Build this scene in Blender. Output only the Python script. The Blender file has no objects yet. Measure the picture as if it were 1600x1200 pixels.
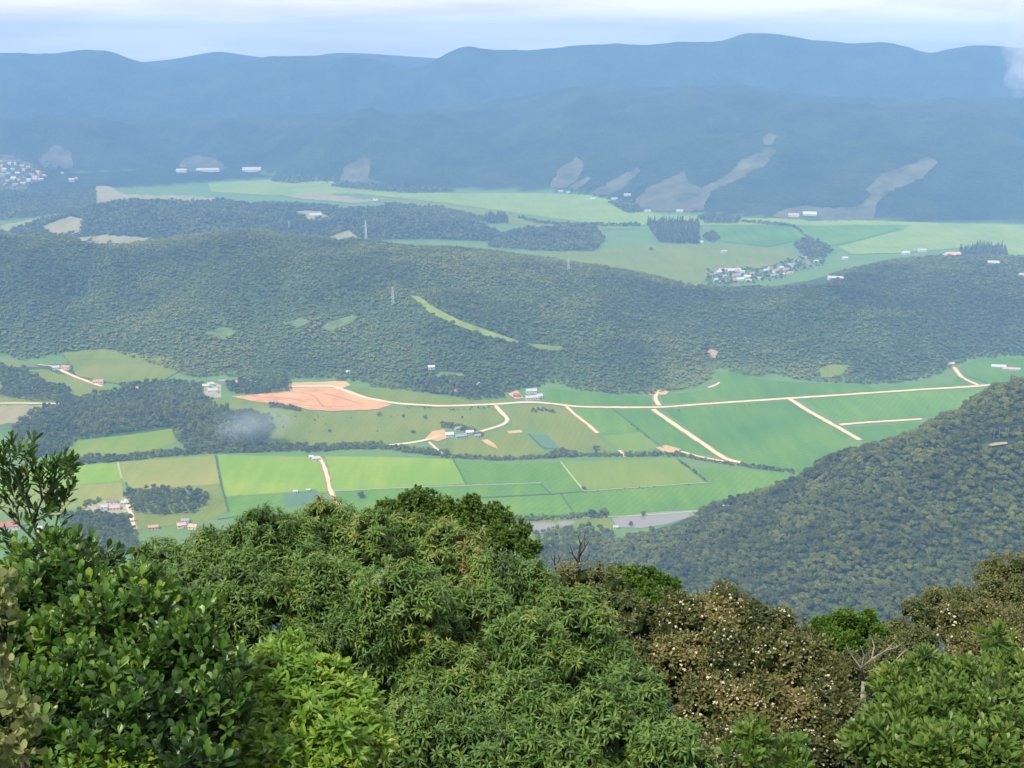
import bpy, math, random
import numpy as np
from mathutils import Vector, Matrix, Euler
from mathutils.geometry import delaunay_2d_cdt

random.seed(7)
rng = np.random.default_rng(7)
SC = bpy.context.scene
COL = SC.collection
R = math.radians

# ------------------------------------------------------------------ camera
FPX = 1931.0                       # focal length in photo pixels (1600 wide)
PITCH = math.atan(540 / FPX)
CAMZ = 600.0
cam_d = bpy.data.cameras.new('camera')
cam_d.sensor_width = 36.0
cam_d.lens = 36.0 * FPX / 1600
cam_d.clip_start = 0.2
cam_d.clip_end = 60000
cam = bpy.data.objects.new('camera', cam_d)
COL.objects.link(cam)
cam.location = (0, 0, CAMZ)
cam.rotation_euler = (R(90) - PITCH, 0, 0)
SC.camera = cam

# ------------------------------------------------------------------ world
SUN_EL, SUN_AZ = R(55), R(222)     # azimuth clockwise from +Y: behind the camera to the left
world = bpy.data.worlds.new('World')
SC.world = world
world.use_nodes = True
wn, wl = world.node_tree.nodes, world.node_tree.links
wn.clear()
w_out = wn.new('ShaderNodeOutputWorld')
w_sky = wn.new('ShaderNodeTexSky')
w_sky.sky_type = 'NISHITA'
w_sky.sun_disc = False
w_sky.sun_elevation = SUN_EL
w_sky.sun_rotation = SUN_AZ
w_sky.altitude = 700
w_bg = wn.new('ShaderNodeBackground')
w_bg.inputs['Strength'].default_value = 0.11
wl.new(w_sky.outputs[0], w_bg.inputs['Color'])
w_cl = wn.new('ShaderNodeBackground')                 # high thin cloud, even all round
w_cl.inputs['Color'].default_value = (0.92, 0.905, 0.885, 1)
w_cl.inputs['Strength'].default_value = 1.05
w_tc = wn.new('ShaderNodeTexCoord')
w_map = wn.new('ShaderNodeMapping')
w_map.inputs['Scale'].default_value = (2.6, 2.6, 22.0)
w_map.inputs['Location'].default_value = (3.1, 0.4, 0.2)
w_no = wn.new('ShaderNodeTexNoise')
w_no.inputs['Scale'].default_value = 1.6
w_no.inputs['Detail'].default_value = 7
w_no.inputs['Roughness'].default_value = 0.55
w_rp = wn.new('ShaderNodeMapRange')
w_rp.inputs['From Min'].default_value = 0.40
w_rp.inputs['From Max'].default_value = 0.60
w_rp.inputs['To Min'].default_value = 0.84
w_rp.inputs['To Max'].default_value = 0.97
w_mix = wn.new('ShaderNodeMixShader')
wl.new(w_tc.outputs['Generated'], w_map.inputs['Vector'])
wl.new(w_map.outputs[0], w_no.inputs['Vector'])
wl.new(w_no.outputs['Fac'], w_rp.inputs['Value'])
wl.new(w_rp.outputs[0], w_mix.inputs['Fac'])
wl.new(w_bg.outputs[0], w_mix.inputs[1])
wl.new(w_cl.outputs[0], w_mix.inputs[2])
w_n2 = wn.new('ShaderNodeTexNoise')                   # thicker and thinner cloud
w_n2.inputs['Scale'].default_value = 2.3
w_n2.inputs['Detail'].default_value = 6
w_m2 = wn.new('ShaderNodeMapRange')
w_m2.inputs['From Min'].default_value = 0.35
w_m2.inputs['From Max'].default_value = 0.65
w_m2.inputs['To Min'].default_value = 0.86
w_m2.inputs['To Max'].default_value = 1.16
wl.new(w_map.outputs[0], w_n2.inputs['Vector'])
wl.new(w_n2.outputs['Fac'], w_m2.inputs['Value'])
wl.new(w_m2.outputs[0], w_cl.inputs['Strength'])
wl.new(w_mix.outputs[0], w_out.inputs['Surface'])

# ------------------------------------------------------------------ sun
sun_d = bpy.data.lights.new('sun', 'SUN')
sun_d.energy = 4.0
sun_d.angle = R(4)
sun_d.color = (1.0, 0.955, 0.88)
sun = bpy.data.objects.new('sun', sun_d)
COL.objects.link(sun)
sdir = Vector((math.sin(SUN_AZ) * math.cos(SUN_EL), math.cos(SUN_AZ) * math.cos(SUN_EL), math.sin(SUN_EL)))
sun.rotation_euler = sdir.to_track_quat('Z', 'Y').to_euler()

# ------------------------------------------------------------------ exposure, render
SC.view_settings.view_transform = 'Standard'
SC.view_settings.look = 'None'
SC.view_settings.exposure = 0.25
SC.view_settings.gamma = 1.0
SC.view_settings.use_curve_mapping = False
SC.render.engine = 'CYCLES'
SC.cycles.use_denoising = True
SC.cycles.max_bounces = 6
SC.cycles.diffuse_bounces = 2
SC.cycles.glossy_bounces = 2
SC.cycles.transmission_bounces = 3
SC.cycles.transparent_max_bounces = 16
SC.cycles.volume_bounces = 3
SC.cycles.caustics_reflective = False
SC.cycles.caustics_refractive = False

HAZE_DENSITY = 1.24e-4
HAZE_COLOR = (0.30, 0.56, 1.0, 1)

# ================================================================== helpers
CP, SP = math.cos(PITCH), math.sin(PITCH)

def slope_of(py):                      # dz/dY of the sight line through image row py
    v = (600 - np.asarray(py, float)) / FPX
    return (-SP + v * CP) / (CP + v * SP)

def az_of(px, py):                     # x/Y of the sight line
    v = (600 - np.asarray(py, float)) / FPX
    return (np.asarray(px, float) - 800) / FPX / (CP + v * SP)

def at(px, py, Y):                     # photo point at depth Y (metres ahead)
    return Vector((float(az_of(px, py)) * Y, Y, CAMZ + float(slope_of(py)) * Y))

def project(x, y, z):
    dz = z - CAMZ
    cy = y * CP - dz * SP
    cv = y * SP + dz * CP
    return 800 + FPX * x / cy, 600 - FPX * cv / cy

def hash2(ix, iy, seed):
    n = (ix.astype(np.int64) * 374761393 + iy.astype(np.int64) * 668265263 + seed * 1442695041) & 0xffffffff
    n = ((n ^ (n >> 13)) * 1274126177) & 0xffffffff
    n = (n ^ (n >> 16)) & 0xffffffff
    return n / 4294967295.0

def vnoise(x, y, seed=0):
    ix, iy = np.floor(x), np.floor(y)
    fx, fy = x - ix, y - iy
    fx = fx * fx * fx * (fx * (fx * 6 - 15) + 10)
    fy = fy * fy * fy * (fy * (fy * 6 - 15) + 10)
    a = hash2(ix, iy, seed); b = hash2(ix + 1, iy, seed)
    c = hash2(ix, iy + 1, seed); d = hash2(ix + 1, iy + 1, seed)
    return (a * (1 - fx) + b * fx) * (1 - fy) + (c * (1 - fx) + d * fx) * fy

def fbm(x, y, oct=4, seed=0, ridged=False):
    s, amp, tot = 0, 1.0, 0
    for k in range(oct):
        n = vnoise(x * 2 ** k + 17.3 * k, y * 2 ** k - 9.1 * k, seed + k) * 2 - 1
        if ridged:
            n = 1 - 2 * np.abs(n)
        s = s + n * amp
        tot += amp
        amp *= 0.5
    return s / tot

def tag(o, label=None, cat=None, group=None, kind=None):
    if label: o['label'] = label
    if cat: o['category'] = cat
    if group: o['group'] = group
    if kind: o['kind'] = kind
    return o

def link(o, parent=None):
    COL.objects.link(o)
    if parent is not None:
        o.parent = parent
    return o

def empty(name, loc, rz=0.0):
    o = bpy.data.objects.new(name, None)
    o.empty_display_size = 0.5
    o.location = loc
    o.rotation_euler = (0, 0, rz)
    return link(o)

def mesh_np(name, verts, faces_flat, counts, smooth=False, attrs=None, mat=None):
    """verts (n,3); faces as a flat index array and per-face counts."""
    me = bpy.data.meshes.new(name)
    verts = np.asarray(verts, np.float32)
    counts = np.asarray(counts, np.int32)
    flat = np.asarray(faces_flat, np.int32)
    me.vertices.add(len(verts)); me.vertices.foreach_set('co', verts.ravel())
    me.loops.add(len(flat)); me.loops.foreach_set('vertex_index', flat)
    me.polygons.add(len(counts))
    start = np.concatenate([[0], np.cumsum(counts)[:-1]]).astype(np.int32)
    me.polygons.foreach_set('loop_start', start)
    me.polygons.foreach_set('loop_total', counts)
    if smooth:
        me.polygons.foreach_set('use_smooth', np.ones(len(counts), bool))
    me.update(calc_edges=True)
    for k, v in (attrs or {}).items():
        a = me.attributes.new(k, 'FLOAT', 'POINT')
        a.data.foreach_set('value', np.asarray(v, np.float32))
    if mat: me.materials.append(mat)
    return me

class MB:
    """collects simple shapes into one mesh"""
    def __init__(s): s.v, s.f = [], []
    def add(s, vs, fs):
        b = len(s.v); s.v += [tuple(v) for v in vs]; s.f += [[i + b for i in f] for f in fs]
    def box(s, cx, cy, cz, sx, sy, sz):
        x, y, z = sx / 2, sy / 2, sz / 2
        s.add([(cx + a * x, cy + b * y, cz + c * z) for c in (-1, 1) for b in (-1, 1) for a in (-1, 1)],
              [(0, 2, 3, 1), (4, 5, 7, 6), (0, 1, 5, 4), (2, 6, 7, 3), (0, 4, 6, 2), (1, 3, 7, 5)])
    def tube(s, pts, rads, n=6, cap=True):
        pts = [Vector(p) for p in pts]
        b = len(s.v)
        for i, p in enumerate(pts):
            d = (pts[min(i + 1, len(pts) - 1)] - pts[max(i - 1, 0)])
            if d.length < 1e-9: d = Vector((0, 0, 1))
            d.normalize()
            u = d.cross(Vector((0.31, 0.17, 0.93)) if abs(d.z) < 0.9 else Vector((1, 0, 0))).normalized()
            w = d.cross(u)
            for k in range(n):
                t = 2 * math.pi * k / n
                s.v.append(tuple(p + (u * math.cos(t) + w * math.sin(t)) * rads[i]))
        for i in range(len(pts) - 1):
            for k in range(n):
                k2 = (k + 1) % n
                s.f.append([b + i * n + k, b + i * n + k2, b + (i + 1) * n + k2, b + (i + 1) * n + k])
        if cap:
            s.f.append([b + (len(pts) - 1) * n + k for k in range(n)])
            s.f.append([b + k for k in reversed(range(n))])
    def mesh(s, name, mat=None, smooth=False):
        me = bpy.data.meshes.new(name)
        me.from_pydata(s.v, [], s.f)
        if smooth:
            me.polygons.foreach_set('use_smooth', np.ones(len(s.f), bool))
        if mat: me.materials.append(mat)
        me.update()
        return me
    def build(s, name, mat, parent=None, smooth=False):
        return link(bpy.data.objects.new(name, s.mesh(name, mat, smooth)), parent)

# ------------------------------------------------------------------ materials
def new_mat(name):
    m = bpy.data.materials.new(name)
    m.use_nodes = True
    nt = m.node_tree
    nt.nodes.clear()
    out = nt.nodes.new('ShaderNodeOutputMaterial')
    return m, nt.nodes, nt.links, out

def ramp_node(N, stops):
    r = N.new('ShaderNodeValToRGB')
    e = r.color_ramp.elements
    while len(e) < len(stops): e.new(0.5)
    for k, (p, c) in enumerate(stops):
        e[k].position = p
        e[k].color = (*c, 1)
    return r

def plain(name, c1, c2=None, scale=0.3, rough=0.9, detail=5, bump=0.0, bscale=None, stretch=None, spec=0.2, rotz=0.0):
    """procedural two-tone surface in object space (metres)"""
    m, N, L, out = new_mat(name)
    b = N.new('ShaderNodeBsdfPrincipled')
    b.inputs['Roughness'].default_value = rough
    b.inputs['Specular IOR Level'].default_value = spec
    tc = N.new('ShaderNodeTexCoord')
    mp = N.new('ShaderNodeMapping')
    mp.inputs['Scale'].default_value = stretch or (1, 1, 1)
    mp.inputs['Rotation'].default_value = (0, 0, rotz)
    L.new(tc.outputs['Object'], mp.inputs['Vector'])
    no = N.new('ShaderNodeTexNoise')
    no.inputs['Scale'].default_value = scale
    no.inputs['Detail'].default_value = detail
    no.inputs['Roughness'].default_value = 0.6
    L.new(mp.outputs[0], no.inputs['Vector'])
    r = ramp_node(N, [(0.33, c1), (0.67, c2 or tuple(x * 0.8 for x in c1))])
    L.new(no.outputs['Fac'], r.inputs[0])
    L.new(r.outputs[0], b.inputs['Base Color'])
    if bump:
        n2 = N.new('ShaderNodeTexNoise')
        n2.inputs['Scale'].default_value = bscale or scale * 4
        n2.inputs['Detail'].default_value = 4
        L.new(tc.outputs['Object'], n2.inputs['Vector'])
        bp = N.new('ShaderNodeBump')
        bp.inputs['Distance'].default_value = bump
        bp.inputs['Strength'].default_value = 1.0
        L.new(n2.outputs['Fac'], bp.inputs['Height'])
        L.new(bp.outputs[0], b.inputs['Normal'])
    L.new(b.outputs[0], out.inputs['Surface'])
    return m

def leaf_mat(name, stops, trans=0.3, rough=0.5, objvar=0.35, spec=0.35, tint='tint', per_tree=False):
    """leaf colour from the per-leaf attribute plus a per-object value; light passes through"""
    m, N, L, out = new_mat(name)
    at_ = N.new('ShaderNodeAttribute'); at_.attribute_name = tint
    oi = N.new('ShaderNodeObjectInfo')
    ma = N.new('ShaderNodeMath'); ma.operation = 'MULTIPLY_ADD'
    ma.inputs[1].default_value = objvar
    sub = N.new('ShaderNodeMath'); sub.operation = 'SUBTRACT'; sub.inputs[1].default_value = objvar / 2
    L.new(oi.outputs['Random'], ma.inputs[0])
    L.new(at_.outputs['Fac'], ma.inputs[2])
    L.new(ma.outputs[0], sub.inputs[0])
    if per_tree:
        pt = N.new('ShaderNodeAttribute'); pt.attribute_type = 'INSTANCER'; pt.attribute_name = 'ptint'
        ad = N.new('ShaderNodeMath'); ad.operation = 'ADD'
        L.new(sub.outputs[0], ad.inputs[0]); L.new(pt.outputs['Fac'], ad.inputs[1])
        sub = ad
    r = ramp_node(N, stops)
    L.new(sub.outputs[0], r.inputs[0])
    b = N.new('ShaderNodeBsdfPrincipled')
    b.inputs['Roughness'].default_value = rough
    b.inputs['Specular IOR Level'].default_value = spec
    L.new(r.outputs[0], b.inputs['Base Color'])
    if trans:
        t = N.new('ShaderNodeBsdfTranslucent')
        L.new(r.outputs[0], t.inputs['Color'])
        mx = N.new('ShaderNodeMixShader'); mx.inputs[0].default_value = trans
        L.new(b.outputs[0], mx.inputs[1]); L.new(t.outputs[0], mx.inputs[2])
        L.new(mx.outputs[0], out.inputs['Surface'])
    else:
        L.new(b.outputs[0], out.inputs['Surface'])
    return m

M = {}
M['trunk'] = plain('bark', (0.10, 0.085, 0.065), (0.055, 0.045, 0.035), scale=3, stretch=(1, 1, 0.25), bump=0.01)
M['twig'] = plain('grey_bark', (0.17, 0.15, 0.12), (0.09, 0.075, 0.06), scale=20, bump=0.003)
M['palebark'] = plain('pale_bark', (0.34, 0.32, 0.28), (0.20, 0.18, 0.15), scale=14, bump=0.004)
M['brownbark'] = plain('brown_bark', (0.085, 0.06, 0.045), (0.04, 0.03, 0.025), scale=16, bump=0.003)

# ================================================================== terrain
def smooth_table(px, py, vals_list, sig=0.006):
    """values given at photo columns -> smooth tables over azimuth"""
    a_k = az_of(px, py)
    A = np.linspace(-0.9, 0.9, 3601)
    step = A[1] - A[0]
    k = int(max(1, 4 * sig / step))
    ker = np.exp(-0.5 * (np.arange(-k, k + 1) * step / sig) ** 2); ker /= ker.sum()
    out = []
    for v in vals_list:
        t = np.interp(A, a_k, v)
        t = np.convolve(np.pad(t, k, 'edge'), ker, 'valid')
        out.append(t)
    return A, out

def make_hill(rows, back=0.35, sig=0.006, zb=0.0, rough=0.0, rscale=300, seed=1, curve=0.9, topnoise=0.0, spurs=None):
    """rows: (px, skyline row, Y of the crest, row of the foot on the plain | None, foot Y, foot z)"""
    rows = np.array([[r[0], r[1], r[2], r[3] if r[3] is not None else np.nan, r[4] if len(r) > 4 else np.nan] for r in rows], float)
    ztop = CAMZ + slope_of(rows[:, 1]) * rows[:, 2]
    foot = np.where(np.isnan(rows[:, 4]), (zb - CAMZ) / slope_of(rows[:, 3]), rows[:, 4])
    zfoot = CAMZ + slope_of(rows[:, 3]) * foot
    A, (yt, zt, yf, zf) = smooth_table(rows[:, 0], rows[:, 1], [rows[:, 2], ztop, foot, zfoot], sig)
    def fn(a, x, y):
        YT, ZT = np.interp(a, A, yt), np.interp(a, A, zt)
        YF, ZF = np.interp(a, A, yf), np.interp(a, A, zf)
        t = (y - YF) / np.maximum(YT - YF, 1)
        tc = np.clip(t, 0, 1)
        sh = (1 - curve) * tc + curve * np.sin(tc * math.pi / 2)
        z = ZF + (ZT - ZF) * sh
        dy = np.maximum(y - YT, 0)
        z = z - back * dy * dy / (dy + 120)
        if rough:
            n = fbm(x / rscale, y / rscale, 5, seed, ridged=True)
            mask = np.where(t < 1, 4 * tc * (1 - tc), np.clip(dy / 600, 0, 0.6))
            z = z + rough * n * mask
        if spurs:                                     # side spurs and gullies running down the face
            amp, wx, wy = spurs
            warp = 0.7 * fbm(x / (wx * 2.5), y / (wx * 2.5), 2, seed + 61)
            n = fbm(x / wx + warp, y / wy + warp * 0.5, 3, seed + 60, ridged=True)
            z = z + amp * n * np.where(t < 1, 4 * tc * (1 - tc), 0.0)
        if topnoise:
            z = z + topnoise * fbm(x / 90, y / 90, 3, seed + 40) * np.clip(t * 4, 0, 1)
        fall = np.maximum(YF - y, 0)
        return z - 0.45 * fall
    return fn

# wooded spur of our own mountain, right
SPUR = make_hill([
    (700, 900, 1330, 1020, 1050), (800, 893, 1330, 1020, 1040), (870, 884, 1330, 1020, 1030), (930, 869, 1370, 1020, 1010), (1000, 849, 1400, 1020, 1000),
    (1050, 833, 1400, 1020, 990), (1100, 809, 1380, 1020, 980), (1150, 797, 1350, 1020, 970), (1200, 783, 1330, 1020, 960),
    (1240, 766, 1310, 1020, 950), (1300, 731, 1280, 1020, 930), (1350, 718, 1260, 1020, 910), (1400, 702, 1240, 1020, 900),
    (1450, 676, 1220, 1020, 885), (1500, 654, 1200, 1020, 870), (1540, 620, 1190, 1020, 860), (1600, 606, 1180, 1020, 850),
    (1700, 590, 1170, 1020, 840), (2000, 560, 1150, 1020, 820)], back=0.7, sig=0.008, curve=0.35, topnoise=5, rough=6, rscale=150, seed=3)
# long wooded ridge across the middle
MID = make_hill([
    (-300, 372, 3000, 560), (0, 371, 2950, 563), (100, 371, 2950, 556), (200, 384, 2900, 572), (300, 371, 2950, 588), (380, 363, 3000, 590), (480, 374, 2980, 590),
    (570, 379, 2960, 598), (650, 390, 2900, 610), (720, 392, 2880, 618), (800, 402, 2860, 617), (870, 412, 2840, 596), (900, 419, 2830, 610), (1000, 433, 2800, 618),
    (1060, 446, 2760, 612), (1110, 456, 2740, 600), (1130, 458, 2740, 575), (1180, 457, 2740, 590), (1250, 450, 2760, 596), (1300, 436, 2820, 598),
    (1400, 410, 3000, 600), (1480, 404, 3050, 590), (1510, 404, 3050, 565), (1600, 405, 3060, 555), (1900, 405, 3060, 555)],
    back=0.28, sig=0.008, rough=34, rscale=430, seed=11, topnoise=5, spurs=(42, 300, 1100))
# low wooded hills on the plain behind it
LOW1 = make_hill([(-300, 372, 3900, 385), (0, 368, 3900, 380), (60, 352, 4000, 375), (130, 330, 4150, 375), (200, 318, 4250, 378), (280, 313, 4300, 380), (350, 318, 4280, 380),
                  (430, 333, 4200, 380), (520, 334, 4200, 380), (600, 328, 4250, 380), (680, 340, 4150, 380), (740, 352, 4050, 382), (800, 366, 3950, 385), (900, 392, 3750, 395), (1200, 400, 3600, 400)],
                 back=0.25, sig=0.006, rough=10, rscale=300, seed=21)
LOW2 = make_hill([(-300, 235, 5900, 300), (0, 238, 5800, 300), (60, 250, 5700, 302), (110, 272, 5500, 303), (200, 268, 5500, 296), (260, 262, 5600, 292), (330, 262, 5700, 288), (380, 268, 5600, 284), (420, 276, 5500, 280), (600, 284, 5450, 284)],
                 back=0.2, sig=0.005, rough=8, rscale=300, seed=25)
# front range
FRONT = make_hill([(-400, 200, 6700, 285), (0, 195, 6700, 278), (200, 190, 6650, 270), (300, 185, 6600, 268), (420, 180, 6550, 276), (520, 178, 6450, 290), (640, 172, 6900, 298),
                   (720, 165, 6800, 298), (800, 152, 6700, 300), (880, 138, 6700, 302), (960, 134, 6700, 316), (1080, 135, 6600, 335), (1180, 136, 6500, 342),
                   (1230, 146, 6300, 345), (1300, 152, 6200, 347), (1380, 152, 6100, 349), (1450, 156, 6100, 350), (1600, 152, 6000, 352), (1950, 150, 6000, 352)],
                  back=0.35, sig=0.008, rough=95, rscale=760, seed=31, topnoise=10, curve=0.55, spurs=(75, 620, 3200))
# main skyline
BACK = make_hill([(-400, 92, 8602, 260), (0, 86, 8443, 250), (60, 86, 8443, 245), (140, 77, 8443, 240), (170, 80, 8443, 240), (200, 91, 8363, 240), (235, 102, 8204, 240), (300, 112, 7965, 236),
                  (380, 96, 7885, 236), (480, 86, 7806, 236), (540, 88, 7726, 236), (600, 98, 7646, 236), (645, 110, 7567, 236), (680, 96, 7646, 236), (705, 80, 7726, 236), (728, 71, 7726, 236), (760, 77, 7726, 236), (820, 79, 7726, 236),
                  (900, 72, 7726, 236), (960, 68, 7646, 236), (1000, 71, 7646, 236), (1060, 66, 7567, 236), (1130, 66, 7567, 236), (1165, 54, 7567, 236), (1230, 56, 7487, 236), (1260, 62, 7487, 236), (1330, 68, 7407, 236),
                  (1380, 65, 7407, 236), (1420, 74, 7328, 236), (1452, 84, 7328, 236), (1480, 77, 7328, 236), (1540, 70, 7328, 236), (1600, 76, 7328, 236), (1950, 80, 7328, 236)],
                 back=0.4, sig=0.0045, rough=95, rscale=1000, seed=41, topnoise=5, curve=0.7, spurs=(60, 800, 4000))
FAR = make_hill([(-400, 95, 9050, 222), (0, 88, 9050, 222), (100, 96, 9050, 222), (230, 97, 9050, 222), (280, 91, 9050, 222), (340, 79, 9050, 222), (390, 87, 9050, 222), (450, 95, 9050, 222), (520, 82, 9050, 222), (570, 83, 9050, 222),
                 (640, 88, 9050, 222), (700, 92, 9050, 222), (900, 95, 9050, 222), (1450, 92, 9050, 222), (1950, 92, 9050, 222)], back=0.3, sig=0.006, rough=60, rscale=1500, seed=51)

def knoll(x, y, px, py, rx, ry, h, z0=0):
    c = (z0 - CAMZ) / slope_of(py)
    cx = az_of(px, py) * c
    d = ((x - cx) / rx) ** 2 + ((y - c) / ry) ** 2
    return h * np.exp(-d)

def raw_height(x, y):
    a = x / np.maximum(y, 60)
    zn = 598.3 * (1 - np.clip(y, 0, 1000) / 1000) ** 1.3
    zn = zn + 2.5 * fbm(x / 40, y / 40, 3, 5) * np.clip((y - 25) / 100, 0, 1) + 0.35 * fbm(x / 2.5, y / 2.5, 3, 6) * np.clip(y / 4, 0, 1)
    zn = np.where(y > 995, -50, zn)
    z = np.maximum(zn, 0)
    for h in (SPUR, MID, LOW1, LOW2, FRONT, BACK, FAR):
        v = h(a, x, y)
        if h is SPUR: v = np.where(y > 1900, -50, v)
        z = np.maximum(z, v)
    flat = (y > 1000) & (z < 12)
    kn = (knoll(x, y, 190, 668, 190, 75, 16) + knoll(x, y, 190, 580, 130, 60, 12) + knoll(x, y, 40, 590, 120, 60, 14)
          + knoll(x, y, 700, 606, 110, 40, 8) + knoll(x, y, 640, 360, 250, 150, 12) + knoll(x, y, 420, 330, 250, 120, 14))
    z = np.where(flat, np.maximum(z, kn - 1.0), z)
    return z

NR, NC = 760, 340
Y0 = 40.0
r_par = np.linspace(math.log(22.0), math.log(9400.0), NR)
c_par = np.linspace(-0.64, 0.64, NC)
YY = np.exp(r_par) - Y0
gy = np.repeat(YY[:, None], NC, 1)
gx = c_par[None, :] * (gy + Y0)
GZ = raw_height(gx, gy)

def ground(x, y):
    """height of the built terrain (bilinear on its grid)"""
    x = np.asarray(x, float); y = np.asarray(y, float)
    rr = (np.log(np.maximum(y + Y0, 22.0)) - r_par[0]) / (r_par[1] - r_par[0])
    i = np.clip(np.floor(rr).astype(int), 0, NR - 2)
    fy = np.clip((y - YY[i]) / (YY[i + 1] - YY[i]), 0, 1)
    cc = np.clip((x / (y + Y0) - c_par[0]) / (c_par[1] - c_par[0]), 0, NC - 1.001)
    j = np.floor(cc).astype(int); fx = cc - j
    return ((GZ[i, j] * (1 - fx) + GZ[i, j + 1] * fx) * (1 - fy) + (GZ[i + 1, j] * (1 - fx) + GZ[i + 1, j + 1] * fx) * fy)

YS = np.exp(np.linspace(math.log(720), math.log(9300), 3200))
def hits(pts):
    """photo points -> first point of the terrain on each sight line (beyond the near slope)"""
    res = []
    pts = np.asarray(pts, float)
    for s in range(0, len(pts), 400):
        p = pts[s:s + 400]
        a = az_of(p[:, 0], p[:, 1])[:, None]; sl = slope_of(p[:, 1])[:, None]
        g = ground(a * YS[None, :], np.broadcast_to(YS[None, :], (len(p), len(YS)))) - (CAMZ + sl * YS[None, :])
        k = np.argmax(g >= 0, 1)
        k = np.where((g >= 0).any(1), np.maximum(k, 1), len(YS) - 1)
        ii = np.arange(len(p))
        g0, g1 = g[ii, k - 1], g[ii, k]
        f = np.clip(-g0 / np.where(np.abs(g1 - g0) < 1e-9, 1, g1 - g0), 0, 1)
        Yh = YS[k - 1] * (1 - f) + YS[k] * f
        xh = a[:, 0] * Yh
        res.append(np.stack([xh, Yh, ground(xh, Yh)], 1))
    return np.concatenate(res)

def hit(px, py):
    return Vector(hits([(px, py)])[0])

def in_poly(px, py, poly):
    inside = np.zeros(px.shape, bool)
    n = len(poly)
    for i in range(n):
        x1, y1 = poly[i]; x2, y2 = poly[(i + 1) % n]
        c = ((y1 > py) != (y2 > py)) & (px < (x2 - x1) * (py - y1) / ((y2 - y1) or 1e-9) + x1)
        inside ^= c
    return inside

# forest floor / meadow: where the ground is under trees
m, N, L, out = new_mat('land')
b = N.new('ShaderNodeBsdfPrincipled'); b.inputs['Roughness'].default_value = 0.95; b.inputs['Specular IOR Level'].default_value = 0.1
tc = N.new('ShaderNodeTexCoord')
n1 = N.new('ShaderNodeTexNoise'); n1.inputs['Scale'].default_value = 0.012; n1.inputs['Detail'].default_value = 8; n1.inputs['Roughness'].default_value = 0.65
n2 = N.new('ShaderNodeTexNoise'); n2.inputs['Scale'].default_value = 0.004; n2.inputs['Detail'].default_value = 9; n2.inputs['Roughness'].default_value = 0.68
n3 = N.new('ShaderNodeTexVoronoi'); n3.inputs['Scale'].default_value = 0.075
for n in (n1, n2, n3): L.new(tc.outputs['Object'], n.inputs['Vector'])
rm = ramp_node(N, [(0.3, (0.105, 0.185, 0.045)), (0.5, (0.13, 0.22, 0.05)), (0.7, (0.16, 0.21, 0.06))])
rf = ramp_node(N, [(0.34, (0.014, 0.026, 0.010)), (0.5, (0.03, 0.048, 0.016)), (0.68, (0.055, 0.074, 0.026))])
L.new(n1.outputs['Fac'], rm.inputs[0]); L.new(n2.outputs['Fac'], rf.inputs[0])
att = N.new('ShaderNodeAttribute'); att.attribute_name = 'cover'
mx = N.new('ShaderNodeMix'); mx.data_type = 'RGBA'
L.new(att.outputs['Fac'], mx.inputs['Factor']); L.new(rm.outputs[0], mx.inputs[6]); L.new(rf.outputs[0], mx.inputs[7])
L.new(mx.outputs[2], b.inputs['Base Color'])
bp = N.new('ShaderNodeBump'); bp.inputs['Distance'].default_value = 6.0
mh = N.new('ShaderNodeMath'); mh.operation = 'MULTIPLY'
L.new(n3.outputs['Distance'], mh.inputs[0]); L.new(att.outputs['Fac'], mh.inputs[1])
inv = N.new('ShaderNodeMath'); inv.operation = 'MULTIPLY'; inv.inputs[1].default_value = -1
L.new(mh.outputs[0], inv.inputs[0]); L.new(inv.outputs[0], bp.inputs['Height']); L.new(bp.outputs[0], b.inputs['Normal'])
L.new(b.outputs[0], out.inputs['Surface'])
M['land'] = m

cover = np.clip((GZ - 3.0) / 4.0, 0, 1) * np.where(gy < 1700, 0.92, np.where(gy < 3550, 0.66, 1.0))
idx = np.arange(NR * NC).reshape(NR, NC)
quads = np.stack([idx[:-1, :-1], idx[:-1, 1:], idx[1:, 1:], idx[1:, :-1]], -1).reshape(-1, 4)
terrain = link(bpy.data.objects.new('terrain', mesh_np('terrain', np.stack([gx, gy, GZ], -1).reshape(-1, 3), quads.ravel(), np.full(len(quads), 4), True,
                                                     {'cover': cover.ravel()}, M['land'])))
tag(terrain, kind='structure')

# ------------------------------------------------------------------ haze: one closed box of even air
hz = MB(); hz.box(0, 4590, 348, 14000, 9620, 698)
m, N, L, out = new_mat('haze')
pv = N.new('ShaderNodeVolumePrincipled')
pv.inputs['Color'].default_value = HAZE_COLOR
pv.inputs['Density'].default_value = HAZE_DENSITY
pv.inputs['Anisotropy'].default_value = -0.35
L.new(pv.outputs[0], out.inputs['Volume'])
haze = hz.build('haze', m)
tag(haze, kind='stuff')

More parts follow.
